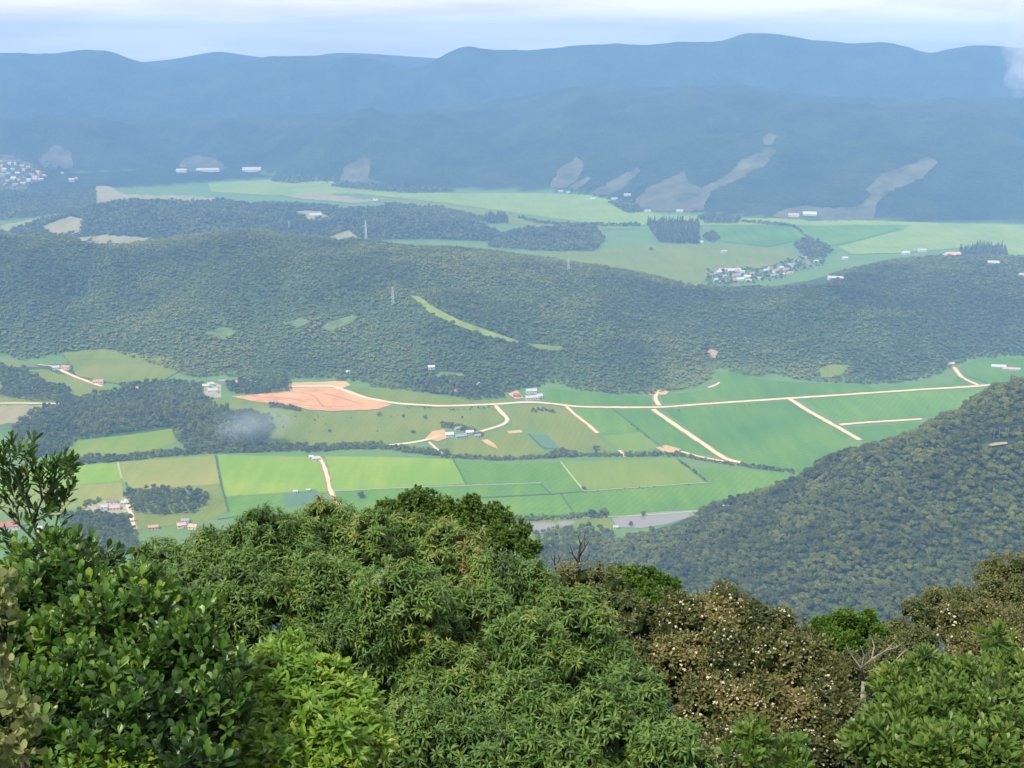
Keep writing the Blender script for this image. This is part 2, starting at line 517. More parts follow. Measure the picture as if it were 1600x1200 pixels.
# ================================================================== fields, roads, water
def drape(name, poly, mat, off=0.15, step=10, wob=0.0):
    """a sheet following the ground inside a photo outline"""
    pts = []
    for i, (x1, y1) in enumerate(poly):
        x2, y2 = poly[(i + 1) % len(poly)]
        n = max(1, int(math.hypot(x2 - x1, y2 - y1) / step))
        for k in range(n):
            t = k / n
            w = wob if k else 0
            pts.append((x1 + (x2 - x1) * t + random.uniform(-w, w), y1 + (y2 - y1) * t + random.uniform(-w, w) * 0.6))
    nb = len(pts)
    xs = [p[0] for p in poly]; ys = [p[1] for p in poly]
    gx_, gy_ = np.meshgrid(np.arange(min(xs) + step / 2, max(xs), step), np.arange(min(ys) + step / 2, max(ys), step * 0.6))
    g = np.stack([gx_.ravel(), gy_.ravel()], 1)
    if len(g):
        g = g[in_poly(g[:, 0], g[:, 1], poly)]
    allp = pts + [tuple(q) for q in g]
    vs, es, fs, *_ = delaunay_2d_cdt([Vector(q) for q in allp], [(i, (i + 1) % nb) for i in range(nb)], [list(range(nb))], 1, 1e-4)
    h = hits([tuple(v) for v in vs])
    h[:, 2] += off
    me = bpy.data.meshes.new(name)
    me.from_pydata([tuple(q) for q in h], [], [list(reversed(f)) for f in fs])
    me.materials.append(mat)
    o = link(bpy.data.objects.new(name, me))
    if me.polygons and me.polygons[0].normal.z < 0:
        me.flip_normals()
    tag(o, kind='structure')
    return o

def field_mat(name, c1, c2, c3, rot=0.5):
    m, N, L, out = new_mat(name)
    b = N.new('ShaderNodeBsdfPrincipled'); b.inputs['Roughness'].default_value = 0.85; b.inputs['Specular IOR Level'].default_value = 0.15
    tc = N.new('ShaderNodeTexCoord')
    mp = N.new('ShaderNodeMapping'); mp.inputs['Rotation'].default_value = (0, 0, rot); mp.inputs['Scale'].default_value = (1, 0.12, 1)
    L.new(tc.outputs['Object'], mp.inputs['Vector'])
    n1 = N.new('ShaderNodeTexNoise'); n1.inputs['Scale'].default_value = 0.05; n1.inputs['Detail'].default_value = 5; n1.inputs['Roughness'].default_value = 0.6
    n2 = N.new('ShaderNodeTexNoise'); n2.inputs['Scale'].default_value = 0.007; n2.inputs['Detail'].default_value = 4
    L.new(mp.outputs[0], n1.inputs['Vector']); L.new(tc.outputs['Object'], n2.inputs['Vector'])
    ad = N.new('ShaderNodeMath'); ad.operation = 'MULTIPLY_ADD'; ad.inputs[1].default_value = 0.5
    L.new(n1.outputs['Fac'], ad.inputs[0]); 
    m2 = N.new('ShaderNodeMath'); m2.operation = 'MULTIPLY'; m2.inputs[1].default_value = 0.5
    L.new(n2.outputs['Fac'], m2.inputs[0]); L.new(m2.outputs[0], ad.inputs[2])
    wv = N.new('ShaderNodeTexWave'); wv.inputs['Scale'].default_value = 0.035; wv.inputs['Distortion'].default_value = 2.5; wv.inputs['Detail'].default_value = 3
    mr = N.new('ShaderNodeMapping'); mr.inputs['Rotation'].default_value = (0, 0, rot)
    L.new(tc.outputs['Object'], mr.inputs['Vector']); L.new(mr.outputs[0], wv.inputs['Vector'])
    n4 = N.new('ShaderNodeTexNoise'); n4.inputs['Scale'].default_value = 0.11; n4.inputs['Detail'].default_value = 6; n4.inputs['Roughness'].default_value = 0.7
    L.new(tc.outputs['Object'], n4.inputs['Vector'])
    a2 = N.new('ShaderNodeMath'); a2.operation = 'MULTIPLY_ADD'; a2.inputs[1].default_value = 0.07; L.new(wv.outputs['Fac'], a2.inputs[0]); L.new(ad.outputs[0], a2.inputs[2])
    a3 = N.new('ShaderNodeMath'); a3.operation = 'MULTIPLY_ADD'; a3.inputs[1].default_value = 0.22; L.new(n4.outputs['Fac'], a3.inputs[0]); L.new(a2.outputs[0], a3.inputs[2])
    a4 = N.new('ShaderNodeMath'); a4.operation = 'SUBTRACT'; a4.inputs[1].default_value = 0.145; L.new(a3.outputs[0], a4.inputs[0])
    r = ramp_node(N, [(0.34, c1), (0.5, c2), (0.65, c3)])
    L.new(a4.outputs[0], r.inputs[0]); L.new(r.outputs[0], b.inputs['Base Color'])
    L.new(b.outputs[0], out.inputs['Surface'])
    return m

M['rice'] = field_mat('young_rice', (0.08, 0.185, 0.010), (0.11, 0.22, 0.010), (0.15, 0.255, 0.014))
M['rice2'] = field_mat('deep_green_rice', (0.064, 0.165, 0.010), (0.088, 0.195, 0.010), (0.13, 0.23, 0.014), 0.9)
M['lime'] = field_mat('lime_rice', (0.15, 0.275, 0.008), (0.19, 0.30, 0.008), (0.26, 0.34, 0.012), 1.3)
M['yellow'] = field_mat('ripening_rice', (0.135, 0.225, 0.012), (0.165, 0.235, 0.013), (0.215, 0.25, 0.018), 1.2)
M['tan'] = field_mat('stubble', (0.17, 0.23, 0.03), (0.24, 0.25, 0.035), (0.30, 0.28, 0.05), 1.4)
M['pasture'] = field_mat('pasture', (0.13, 0.175, 0.016), (0.165, 0.205, 0.018), (0.21, 0.215, 0.028), 0.2)
M['drypasture'] = field_mat('dry_pasture', (0.24, 0.22, 0.09), (0.30, 0.26, 0.12), (0.36, 0.30, 0.15), 0.2)
M['farfield'] = field_mat('far_field', (0.17, 0.26, 0.035), (0.22, 0.30, 0.04), (0.28, 0.32, 0.055), 1.5)
M['seedbed'] = field_mat('flooded_seedbed', (0.09, 0.17, 0.08), (0.10, 0.18, 0.09), (0.12, 0.19, 0.09), 0.2)
M['redsoil'] = plain('red_soil', (0.72, 0.37, 0.16), (0.50, 0.24, 0.10), scale=0.035, bump=0.4, bscale=0.15)
M['orangesoil'] = plain('orange_soil', (0.60, 0.40, 0.18), (0.50, 0.30, 0.14), scale=0.04, stretch=(0.3, 1, 1), bump=0.3, bscale=0.15)
M['ridgegrass'] = plain('ridge_grass', (0.16, 0.22, 0.045), (0.09, 0.13, 0.035), scale=0.05)
M['stripgrass'] = plain('strip_grass', (0.23, 0.28, 0.045), (0.16, 0.21, 0.035), scale=0.04)
M['yard'] = plain('farm_yard', (0.46, 0.38, 0.25), (0.22, 0.25, 0.10), scale=0.12, detail=6)
M['clay'] = plain('dull_clay', (0.42, 0.28, 0.17), (0.32, 0.22, 0.13), scale=0.1)
M['rangepasture'] = plain('range_pasture', (0.045, 0.055, 0.022), (0.165, 0.145, 0.075), scale=0.012, detail=8)
M['gravel'] = plain('pale_gravel', (0.78, 0.62, 0.36), (0.66, 0.50, 0.29), scale=0.09)
M['verge'] = plain('red_verge', (0.44, 0.22, 0.10), (0.26, 0.20, 0.07), scale=0.05)
M['track'] = plain('grass_track', (0.40, 0.42, 0.22), (0.30, 0.36, 0.15), scale=0.08)
M['ditch'] = plain('ditch_weed', (0.055, 0.12, 0.035), (0.075, 0.14, 0.04), scale=0.1)

FIELDS = [
    ('rice_field', [(-60, 738), (60, 733), (184, 722), (190, 752), (60, 762), (-60, 770)], 'lime'),
    ('stubble_field', [(-60, 771), (60, 763), (190, 753), (193, 785), (120, 796), (-60, 806)], 'tan'),
    ('stubble_field', [(185, 721), (336, 712), (345, 756), (230, 764), (198, 766), (188, 744)], 'tan'),
    ('stubble_field', [(198, 767), (345, 757), (357, 798), (330, 812), (205, 830)], 'pasture'),
    ('rice_field', [(340, 711), (486, 714), (504, 724), (512, 768), (440, 770), (352, 776)], 'lime'),
    ('rice_field', [(352, 778), (440, 772), (446, 792), (440, 815), (362, 820)], 'rice'),
    ('rice_field', [(508, 713), (600, 714), (708, 718), (727, 756), (640, 761), (520, 768), (516, 740)], 'lime'),
    ('rice_field', [(710, 718), (790, 726), (876, 723), (909, 766), (862, 770), (846, 754), (729, 756)], 'rice'),
    ('rice_field', [(522, 770), (640, 763), (843, 756), (858, 771), (732, 778), (600, 795), (526, 800)], 'rice'),
    ('rice_field', [(734, 780), (860, 773), (878, 772), (902, 810), (860, 812), (800, 808), (600, 830), (600, 797)], 'rice'),
    ('ripening_field', [(880, 722), (960, 719), (1053, 716), (1103, 753), (1010, 760), (914, 766)], 'yellow'),
    ('rice_field', [(880, 772), (912, 769), (1104, 756), (1112, 752), (1086, 730), (1240, 741), (1262, 748), (1100, 802), (1000, 806), (906, 810)], 'rice'),
    ('pasture', [(320, 622), (400, 626), (420, 636), (520, 645), (640, 638), (770, 637), (788, 655), (760, 668), (700, 664), (640, 690), (560, 694), (430, 702), (410, 690), (425, 650), (330, 632)], 'pasture'),
    ('pasture', [(690, 692), (760, 676), (800, 672), (850, 706), (800, 716), (700, 714), (690, 704)], 'pasture'),
    ('rice_field', [(780, 640), (830, 634), (870, 634), (892, 643), (934, 680), (962, 706), (880, 712), (868, 700), (848, 674), (800, 668), (798, 652)], 'pasture'),
    ('seedbed_plot', [(444, 773), (494, 764), (500, 786), (447, 791)], 'seedbed'),
    ('seedbed_plot', [(826, 679), (856, 680), (874, 700), (850, 703)], 'seedbed'),
    ('rice_field', [(896, 640), (958, 641), (1000, 674), (940, 680)], 'rice'),
    ('ripening_field', [(942, 681), (1000, 675), (1030, 700), (976, 709), (968, 704)], 'yellow'),
    ('rice_field', [(962, 641), (1016, 641), (1120, 712), (1062, 704), (1034, 698)], 'rice2'),
    ('rice_field', [(1036, 640), (1130, 633), (1234, 627), (1338, 690), (1344, 720), (1260, 740), (1158, 724), (1100, 690)], 'rice2'),
    ('rice_field', [(1256, 624), (1400, 614), (1534, 608), (1560, 640), (1440, 652), (1312, 661)], 'rice'),
    ('rice_field', [(1322, 668), (1450, 660), (1450, 690), (1345, 690)], 'rice2'),
    ('rice_field', [(850, 606), (900, 612), (1000, 620), (1018, 622), (1020, 633), (880, 633), (858, 624)], 'rice2'),
    ('rice_field', [(1116, 582), (1150, 580), (1190, 594), (1300, 600), (1400, 604), (1488, 598), (1496, 588), (1526, 602), (1400, 610), (1230, 620), (1060, 630), (1036, 630), (1032, 617), (1090, 612), (1118, 602)], 'rice2'),
    ('rice_field', [(1502, 574), (1530, 562), (1660, 556), (1700, 600), (1548, 602), (1510, 588)], 'rice2'),
    ('pasture', [(550, 606), (620, 606), (660, 615), (700, 622), (790, 624), (800, 629), (700, 634), (620, 631), (560, 620)], 'pasture'),
    ('pasture', [(96, 552), (160, 546), (270, 560), (284, 578), (255, 596), (190, 602), (120, 588)], 'pasture'),
    ('pasture', [(-60, 552), (40, 566), (90, 584), (150, 596), (170, 608), (120, 628), (60, 632), (-60, 640)], 'pasture'),
    ('pasture', [(-60, 636), (85, 632), (100, 640), (40, 660), (-60, 668)], 'drypasture'),
    ('pasture', [(100, 706), (120, 688), (200, 680), (268, 670), (276, 690), (240, 706), (120, 716)], 'yellow'),
    # plain beyond the ridge
    ('far_field', [(325, 287), (420, 281), (520, 284), (530, 292), (640, 300), (720, 303), (820, 302), (920, 305), (960, 315), (990, 330), (1040, 336), (1120, 340), (1330, 344), (1500, 350), (1700, 352), (1700, 362), (1400, 358), (1230, 352), (1100, 352), (940, 352), (820, 335), (700, 318), (560, 303), (420, 306), (330, 300)], 'farfield'),
    ('far_field', [(560, 304), (700, 319), (820, 337), (930, 354), (1000, 358), (900, 362), (800, 350), (690, 330), (600, 316)], 'pasture'),
    ('far_field', [(840, 399), (900, 392), (1000, 385), (1100, 384), (1225, 388), (1240, 405), (1190, 420), (1120, 424), (1090, 450), (1060, 444), (1000, 424), (900, 410)], 'pasture'),
    ('far_field', [(1110, 352), (1220, 354), (1256, 374), (1200, 386), (1130, 378)], 'rice2'),
    ('far_field', [(1230, 355), (1400, 350), (1430, 352), (1340, 376), (1300, 384), (1250, 372)], 'rice'),
    ('far_field', [(1310, 386), (1440, 352), (1700, 364), (1700, 404), (1560, 400), (1500, 388), (1400, 396), (1330, 398)], 'farfield'),
    ('dry_pasture', [(150, 292), (172, 292), (195, 305), (300, 306), (350, 312), (330, 318), (200, 316), (152, 318)], 'drypasture'),
    ('dry_pasture', [(440, 306), (480, 303), (520, 305), (590, 314), (560, 318), (480, 312)], 'drypasture'),
    ('dry_pasture', [(110, 374), (160, 368), (240, 372), (200, 384), (150, 384)], 'drypasture'),
    ('dry_pasture', [(460, 330), (500, 330), (520, 342), (480, 346)], 'drypasture'),
    ('dry_pasture', [(0, 355), (90, 333), (92, 340), (50, 352), (10, 366)], 'drypasture'),
    ('dry_pasture', [(62, 356), (110, 338), (128, 342), (125, 366), (90, 370)], 'drypasture'),
    ('dry_pasture', [(35, 312), (80, 302), (82, 308), (45, 317)], 'drypasture'),
    ('dry_pasture', [(510, 372), (545, 360), (560, 372), (530, 378)], 'drypasture'),
    # clearings on the range
    ('dry_pasture', [(272, 268), (290, 248), (310, 243), (330, 246), (358, 262), (340, 268), (290, 270)], 'rangepasture'),
    ('dry_pasture', [(60, 250), (90, 226), (112, 240), (114, 262), (70, 262)], 'rangepasture'),
    ('dry_pasture', [(-40, 240), (20, 243), (60, 262), (76, 276), (40, 296), (-40, 300)], 'rangepasture'),
    ('dry_pasture', [(530, 282), (540, 260), (568, 246), (580, 252), (576, 280), (600, 284), (560, 290)], 'rangepasture'),
    ('dry_pasture', [(860, 292), (876, 262), (900, 246), (910, 252), (906, 274), (884, 294)], 'rangepasture'),
    ('dry_pasture', [(888, 294), (918, 276), (926, 280), (900, 298)], 'rangepasture'),
    ('dry_pasture', [(924, 302), (960, 280), (996, 262), (1000, 268), (976, 292), (950, 306)], 'rangepasture'),
    ('dry_pasture', [(985, 318), (1020, 290), (1070, 268), (1076, 288), (1096, 294), (1130, 278), (1160, 250), (1200, 230), (1212, 236), (1196, 258), (1150, 282), (1110, 300), (1100, 328), (1050, 332), (1000, 328)], 'rangepasture'),
    ('dry_pasture', [(1190, 216), (1202, 208), (1214, 214), (1208, 226), (1194, 226)], 'rangepasture'),
    ('dry_pasture', [(1200, 340), (1230, 326), (1264, 322), (1300, 326), (1340, 322), (1362, 306), (1352, 296), (1376, 272), (1420, 258), (1450, 246), (1466, 254), (1440, 280), (1390, 300), (1372, 316), (1364, 344), (1260, 346)], 'rangepasture'),
    # power-line cut through the ridge forest
    ('forest_clearing', [(640, 462), (655, 464), (680, 482), (720, 502), (770, 520), (812, 534), (808, 538), (760, 526), (710, 508), (672, 490)], 'stripgrass'),
    ('forest_clearing', [(820, 536), (880, 543), (878, 550), (840, 546)], 'pasture'),
    ('forest_clearing', [(1278, 578), (1300, 570), (1330, 572), (1310, 590), (1284, 592)], 'pasture'),
    ('forest_clearing', [(500, 512), (520, 502), (548, 494), (560, 497), (540, 508), (515, 518)], 'ridgegrass'),
    ('forest_clearing', [(440, 506), (470, 498), (490, 502), (465, 514)], 'ridgegrass'),
    ('forest_clearing', [(320, 522), (350, 512), (372, 518), (345, 532)], 'ridgegrass'),
    ('forest_clearing', [(850, 546), (870, 540), (880, 544), (866, 550)], 'ridgegrass'),
    ('forest_clearing', [(666, 594), (690, 582), (722, 584), (728, 590), (700, 589)], 'ridgegrass'),
    ('bare_slope', [(1104, 552), (1110, 546), (1122, 550), (1118, 560), (1112, 562)], 'clay'),
    # earthworks
    ('earthwork', [(450, 598), (540, 596), (548, 602), (530, 610), (452, 612)], 'orangesoil'),
    ('earthwork', [(362, 620), (450, 612), (530, 606), (560, 616), (612, 633), (590, 640), (520, 643), (480, 640), (460, 634), (425, 631), (400, 628)], 'redsoil'),
    ('bare_yard', [(664, 686), (676, 674), (694, 671), (700, 684), (684, 690)], 'redsoil'),
    ('bare_yard', [(794, 616), (808, 610), (818, 622), (806, 624)], 'redsoil'),
    ('bare_yard', [(1024, 700), (1040, 696), (1064, 702), (1052, 712), (1040, 708)], 'orangesoil'),
    ('bare_yard', [(1008, 614), (1020, 608), (1046, 612), (1040, 617), (1016, 618)], 'orangesoil'),
    ('bare_patch', [(792, 674), (814, 672), (817, 676), (795, 678)], 'orangesoil'),
    ('bare_patch', [(752, 688), (762, 687), (774, 695), (778, 702), (768, 698)], 'orangesoil'),
    ('farm_yard', [(128, 800), (140, 790), (160, 783), (196, 778), (206, 800), (160, 806)], 'yard'),
    ('farm_yard', [(316, 606), (330, 596), (346, 602), (346, 622), (322, 622)], 'yard'),
    ('clay_bank', [(1541, 698), (1556, 695), (1573, 694), (1574, 697), (1558, 699), (1545, 701)], 'clay'),
]
for k, (nm, poly, mt) in enumerate(FIELDS):
    py_ = sum(p[1] for p in poly) / len(poly)
    off = 0.2 if py_ > 600 else 1.2
    if nm in ('seedbed_plot', 'bare_yard', 'bare_patch', 'farm_yard', 'earthwork'): off += 0.15
    if nm == 'clay_bank': off = 2.0
    drape(nm, poly, M[mt], off + 0.004 * k, step=9 if py_ > 560 else 6, wob=3.0 if mt in ('ridgegrass', 'rangepasture') else 2.2 if mt == 'drypasture' else 1.0 if mt in ('yard', 'redsoil', 'orangesoil', 'pasture') else 0.4)

def ribbon(name, pts, width, mat, off=0.45, parent=None, wob=0.35):
    h = hits(pts)
    P = [Vector(q) for q in h]
    Q = []
    for i in range(len(P) - 1):
        n = max(1, int((P[i + 1] - P[i]).length / 12))
        for k in range(n):
            t = k / n
            Q.append(P[i].lerp(P[i + 1], t))
    Q.append(P[-1])
    # soften the corners
    for _ in range(2):
        Q = [Q[0]] + [(Q[i - 1] + Q[i] * 2 + Q[i + 1]) / 4 for i in range(1, len(Q) - 1)] + [Q[-1]]
    vs, fs = [], []
    for i, p in enumerate(Q):
        d = Q[min(i + 1, len(Q) - 1)] - Q[max(i - 1, 0)]
        d.z = 0; d.normalize()
        s = Vector((-d.y, d.x, 0))
        for sg in (-1, 1):
            q = p + s * sg * (width / 2 + random.uniform(-wob, wob))
            vs.append((q.x, q.y, float(ground(q.x, q.y)) + off))
    for i in range(len(Q) - 1):
        fs.append((2 * i, 2 * i + 2, 2 * i + 3, 2 * i + 1))
    me = bpy.data.meshes.new(name)
    me.from_pydata(vs, [], fs)
    me.materials.append(mat)
    o = link(bpy.data.objects.new(name, me), parent)
    if me.polygons[0].normal.z < 0: me.flip_normals()
    return o

ROADS = [
    ([(455, 604), (520, 603), (540, 611), (570, 622), (620, 631), (690, 635), (775, 632), (830, 628), (870, 632), (900, 636), (960, 637), (1030, 637), (1110, 631), (1230, 623), (1350, 615), (1440, 609), (1525, 604), (1560, 600)], 6.5),
    ([(774, 634), (784, 646), (796, 656), (788, 664), (760, 672), (742, 677)], 5),
    ([(884, 635), (896, 646), (914, 660), (934, 677)], 4),
    ([(1020, 640), (1050, 661), (1090, 688), (1118, 707), (1138, 721), (1158, 723)], 6.5),
    ([(1030, 634), (1022, 622), (1022, 616), (1030, 613)], 5.5),
    ([(1234, 624), (1262, 642), (1300, 663), (1344, 688)], 6.5),
    ([(1312, 664), (1360, 660), (1440, 655)], 5.5),
    ([(1530, 603), (1506, 592), (1497, 585), (1494, 576), (1486, 570)], 5),
    ([(497, 714), (505, 724), (511, 742), (516, 768), (530, 790)], 4),
    ([(598, 697), (640, 693), (668, 688), (690, 680)], 5),
    ([(670, 691), (682, 702), (692, 711)], 3),
    ([(-60, 632), (20, 630), (95, 631)], 5),
    ([(196, 780), (204, 800), (207, 816), (212, 828)], 4),
    ([(1136, 722), (1100, 716), (1064, 706)], 3.5),
    ([(1106, 606), (1120, 602), (1124, 598)], 4),
    ([(968, 704), (976, 714)], 3.5),
    ([(60, 570), (96, 580), (130, 594), (160, 604)], 4),
]
for pts, w in ROADS:
    r_ = ribbon('dirt_road', pts, w * 1.2, M['gravel'], 0.75, wob=0.8)
    tag(r_, kind='structure')
    ribbon('verge', pts, w * 1.2 + 4.0, M['verge'], 0.6, r_, wob=1.8)
for pts, w in [([(518, 768), (640, 762), (845, 755)], 2.6), ([(912, 768), (1010, 761), (1108, 754)], 2.4), ([(876, 722), (912, 767)], 3.0),
               ([(146, 583), (170, 578), (200, 576)], 3.0), ([(860, 812), (1000, 806), (1090, 799)], 2.4), ([(184, 722), (190, 748)], 2.4)]:
    tag(ribbon('grass_track', pts, w, M['track'], 0.7), kind='structure')
for pts, w in [([(337, 712), (346, 760), (358, 800)], 3.2), ([(708, 718), (729, 758)], 2.6), ([(844, 756), (860, 772)], 2.8), ([(1060, 718), (1106, 754)], 4.0),
               ([(958, 640), (1036, 700)], 2.4), ([(732, 779), (870, 772), (912, 768)], 2.2), ([(876, 772), (904, 812)], 2.2), ([(826, 678), (850, 703), (874, 701)], 3.0), ([(196, 754), (202, 768)], 3.5),
               ([(340, 812), (420, 800)], 2.0)]:
    tag(ribbon('ditch', pts, w, M['ditch'], 0.7), kind='structure')

M['wheel'] = plain('wheel_track', (0.40, 0.17, 0.09), (0.50, 0.23, 0.13), scale=0.1)
for pts, w in [([(470, 614), (490, 617), (498, 628), (506, 636)], 3.0), ([(400, 622), (450, 622), (480, 629)], 2.6), ([(505, 615), (530, 620), (548, 628), (570, 632)], 2.6), ([(430, 628), (470, 634), (540, 636)], 2.4), ([(455, 606), (480, 607), (520, 606)], 2.2)]:
    tag(ribbon('wheel_track', pts, w, M['wheel'], 0.85), kind='structure')

# water
m, N, L, out = new_mat('pond_water')
b = N.new('ShaderNodeBsdfPrincipled'); b.inputs['Base Color'].default_value = (0.24, 0.22, 0.185, 1); b.inputs['Roughness'].default_value = 0.06
b.inputs['IOR'].default_value = 1.33; b.inputs['Specular IOR Level'].default_value = 0.5
tc = N.new('ShaderNodeTexCoord'); n1 = N.new('ShaderNodeTexNoise'); n1.inputs['Scale'].default_value = 0.4
L.new(tc.outputs['Object'], n1.inputs['Vector'])
bp = N.new('ShaderNodeBump'); bp.inputs['Distance'].default_value = 0.02; L.new(n1.outputs['Fac'], bp.inputs['Height']); L.new(bp.outputs[0], b.inputs['Normal'])
L.new(b.outputs[0], out.inputs['Surface'])
M['water'] = m
for poly in ([(956, 810), (1000, 803), (1050, 799), (1092, 797), (1086, 806), (1040, 820), (1000, 826), (964, 824)],
             [(818, 820), (850, 816), (868, 818), (866, 832), (838, 834), (822, 828)],
             [(872, 816), (890, 813), (900, 816), (888, 822), (874, 824)],
             [(862, 838), (880, 836), (884, 842), (866, 846)]):
    drape('pond', poly, M['water'], 0.5, step=9, wob=0.5)
for poly in ([(806, 816), (830, 812), (905, 808), (952, 806), (958, 828), (900, 850), (850, 858), (812, 848)],):
    drape('marshy_bank', poly, M['pasture'], 0.28, step=9, wob=1)

# ================================================================== trees seen from far
def unit_rand(n):
    v = rng.normal(size=(n, 3))
    return v / np.linalg.norm(v, axis=1, keepdims=True)

def crown_mesh(name, mat, nlobe, nquad, rad, height, leaf, seed, flat=0.75, conical=False, core=True, jit=0.42):
    """broadleaf crown: leaf clumps laid over several lobes, uneven outline, dark hollows between"""
    global rng
    keep = rng; rng = np.random.default_rng(seed)
    lob = []
    for k in range(nlobe):
        if conical:
            t = (k + 0.5) / nlobe
            lob.append((rng.uniform(-.15, .15) * rad, rng.uniform(-.15, .15) * rad, height * (0.15 + 0.8 * t), rad * (0.75 - 0.6 * t)))
        else:
            a = rng.uniform(0, 2 * math.pi); d = rad * math.sqrt(rng.uniform(0, 1)) * 0.62
            lob.append((d * math.cos(a), d * math.sin(a), height * rng.uniform(0.5, 0.8) - 0.18 * d, rad * rng.uniform(0.32, 0.55)))
    lob = np.array(lob)
    pick = rng.choice(nlobe, nquad, p=lob[:, 3] ** 2 / (lob[:, 3] ** 2).sum())
    d = unit_rand(nquad); d[:, 2] = np.where(d[:, 2] < -0.35, -d[:, 2], d[:, 2])
    c = lob[pick]
    sq = np.array([1, 1, flat])
    p = c[:, :3] + d * c[:, 3:4] * sq * rng.uniform(0.82, 1.08, (nquad, 1))
    ins = np.zeros(nquad, bool)
    for l in lob:
        ins |= (np.linalg.norm((p - l[:3]) / sq, axis=1) < l[3] * 0.78)
    p, d = p[~ins], d[~ins]
    n = len(p)
    nr = d + rng.normal(size=(n, 3)) * jit; nr /= np.linalg.norm(nr, axis=1, keepdims=True)
    t = np.cross(nr, unit_rand(n)); t /= np.linalg.norm(t, axis=1, keepdims=True)
    u = np.cross(nr, t)
    s = leaf * rng.uniform(0.6, 1.3, (n, 1))
    q = np.stack([p - t * s, p + u * s * 0.8 + nr * s * 0.15, p + t * s, p - u * s * 0.8 - nr * s * 0.15], 1).reshape(-1, 3)
    tint = np.repeat(np.clip(0.5 + rng.normal(size=n) * 0.16, 0, 1), 4)
    flat_i = np.arange(4 * n); cnt = np.full(n, 4)
    vs, fi, ct, tt = [q], [flat_i], [cnt], [tint]
    if core:
        base = 4 * n
        for l in lob:
            ph = np.linspace(0.001, math.pi - 0.001, 5); th = np.linspace(0, 2 * math.pi, 7)[:-1]
            g = np.array([[l[0] + 0.8 * l[3] * math.sin(a) * math.cos(b_), l[1] + 0.8 * l[3] * math.sin(a) * math.sin(b_), l[2] + 0.8 * flat * l[3] * math.cos(a)] for a in ph for b_ in th])
            f = np.array([[i * 6 + j, (i + 1) * 6 + j, (i + 1) * 6 + (j + 1) % 6, i * 6 + (j + 1) % 6] for i in range(4) for j in range(6)])
            vs.append(g); fi.append((f + base).ravel()); ct.append(np.full(len(f), 4)); tt.append(np.full(len(g), 0.5)); base += len(g)
    rng = keep
    return mesh_np(name, np.concatenate(vs), np.concatenate(fi), np.concatenate(ct), False, {'tint': np.concatenate(tt)}, mat)

def trunk_mesh(name, mat, h, r, seed, top=0.85):
    rd = random.Random(seed)
    mb = MB()
    bend = (rd.uniform(-.3, .3), rd.uniform(-.3, .3))
    pts = [(bend[0] * (t ** 2) * 2, bend[1] * (t ** 2) * 2, h * t - 0.8) for t in (0, 0.3, 0.6, top)]
    mb.tube(pts, [r * 1.3, r, r * 0.75, r * 0.35])
    for k in range(4):
        a = rd.uniform(0, 6.28); b0 = pts[2]
        e = (b0[0] + math.cos(a) * h * 0.22, b0[1] + math.sin(a) * h * 0.22, h * rd.uniform(0.62, 0.8))
        mb.tube([b0, ((b0[0] + e[0]) / 2, (b0[1] + e[1]) / 2, (b0[2] + e[2]) / 2 + 0.3), e], [r * 0.5, r * 0.35, r * 0.15], 5)
    return mb.mesh(name, mat, True)

FG = [(0.02, (0.062, 0.078, 0.016)), (0.3, (0.125, 0.15, 0.022)), (0.55, (0.20, 0.225, 0.032)), (0.8, (0.30, 0.32, 0.045)), (1.0, (0.41, 0.43, 0.07))]
M['forest'] = leaf_mat('forest_leaves', FG, trans=0.5, rough=0.6, objvar=0.42, spec=0.25, per_tree=True)
M['olive'] = leaf_mat('olive_leaves', [(0.05, (0.025, 0.035, 0.015)), (0.5, (0.06, 0.08, 0.03)), (0.95, (0.13, 0.15, 0.06))], trans=0.18, rough=0.6, objvar=0.5, spec=0.25)

near_crowns = [crown_mesh('crown', M['forest'], 9 + k % 4, 900, 4.3, 8.6, 0.42, 100 + k) for k in range(6)]
near_trunks = [trunk_mesh('trunk', M['trunk'], 7.2, 0.22, 300 + k) for k in range(3)]
mid_crowns = [crown_mesh('forest_crown', M['forest'], 7 + k % 3, 320, 4.3, 8.6, 0.75, 200 + k, jit=0.22) for k in range(6)]
cone_crowns = [crown_mesh('pine_crown', M['forest'], 6, 200, 2.6, 13, 0.7, 260 + k, flat=1.0, conical=True) for k in range(3)]
bush_crowns = [crown_mesh('bush_crown', M['forest'], 5, 160, 2.0, 2.6, 0.4, 280 + k) for k in range(4)]

def collection_of(name, meshes):
    c = bpy.data.collections.new(name)
    for k, me in enumerate(meshes):
        c.objects.link(bpy.data.objects.new(f'{name}_{k:02d}', me))
    return c
CO_MID = collection_of('forest_tree_kinds', mid_crowns)
CO_NEAR = collection_of('near_tree_kinds', near_crowns)
CO_CONE = collection_of('pine_kinds', cone_crowns)
CO_BUSH = collection_of('bush_kinds', bush_crowns)

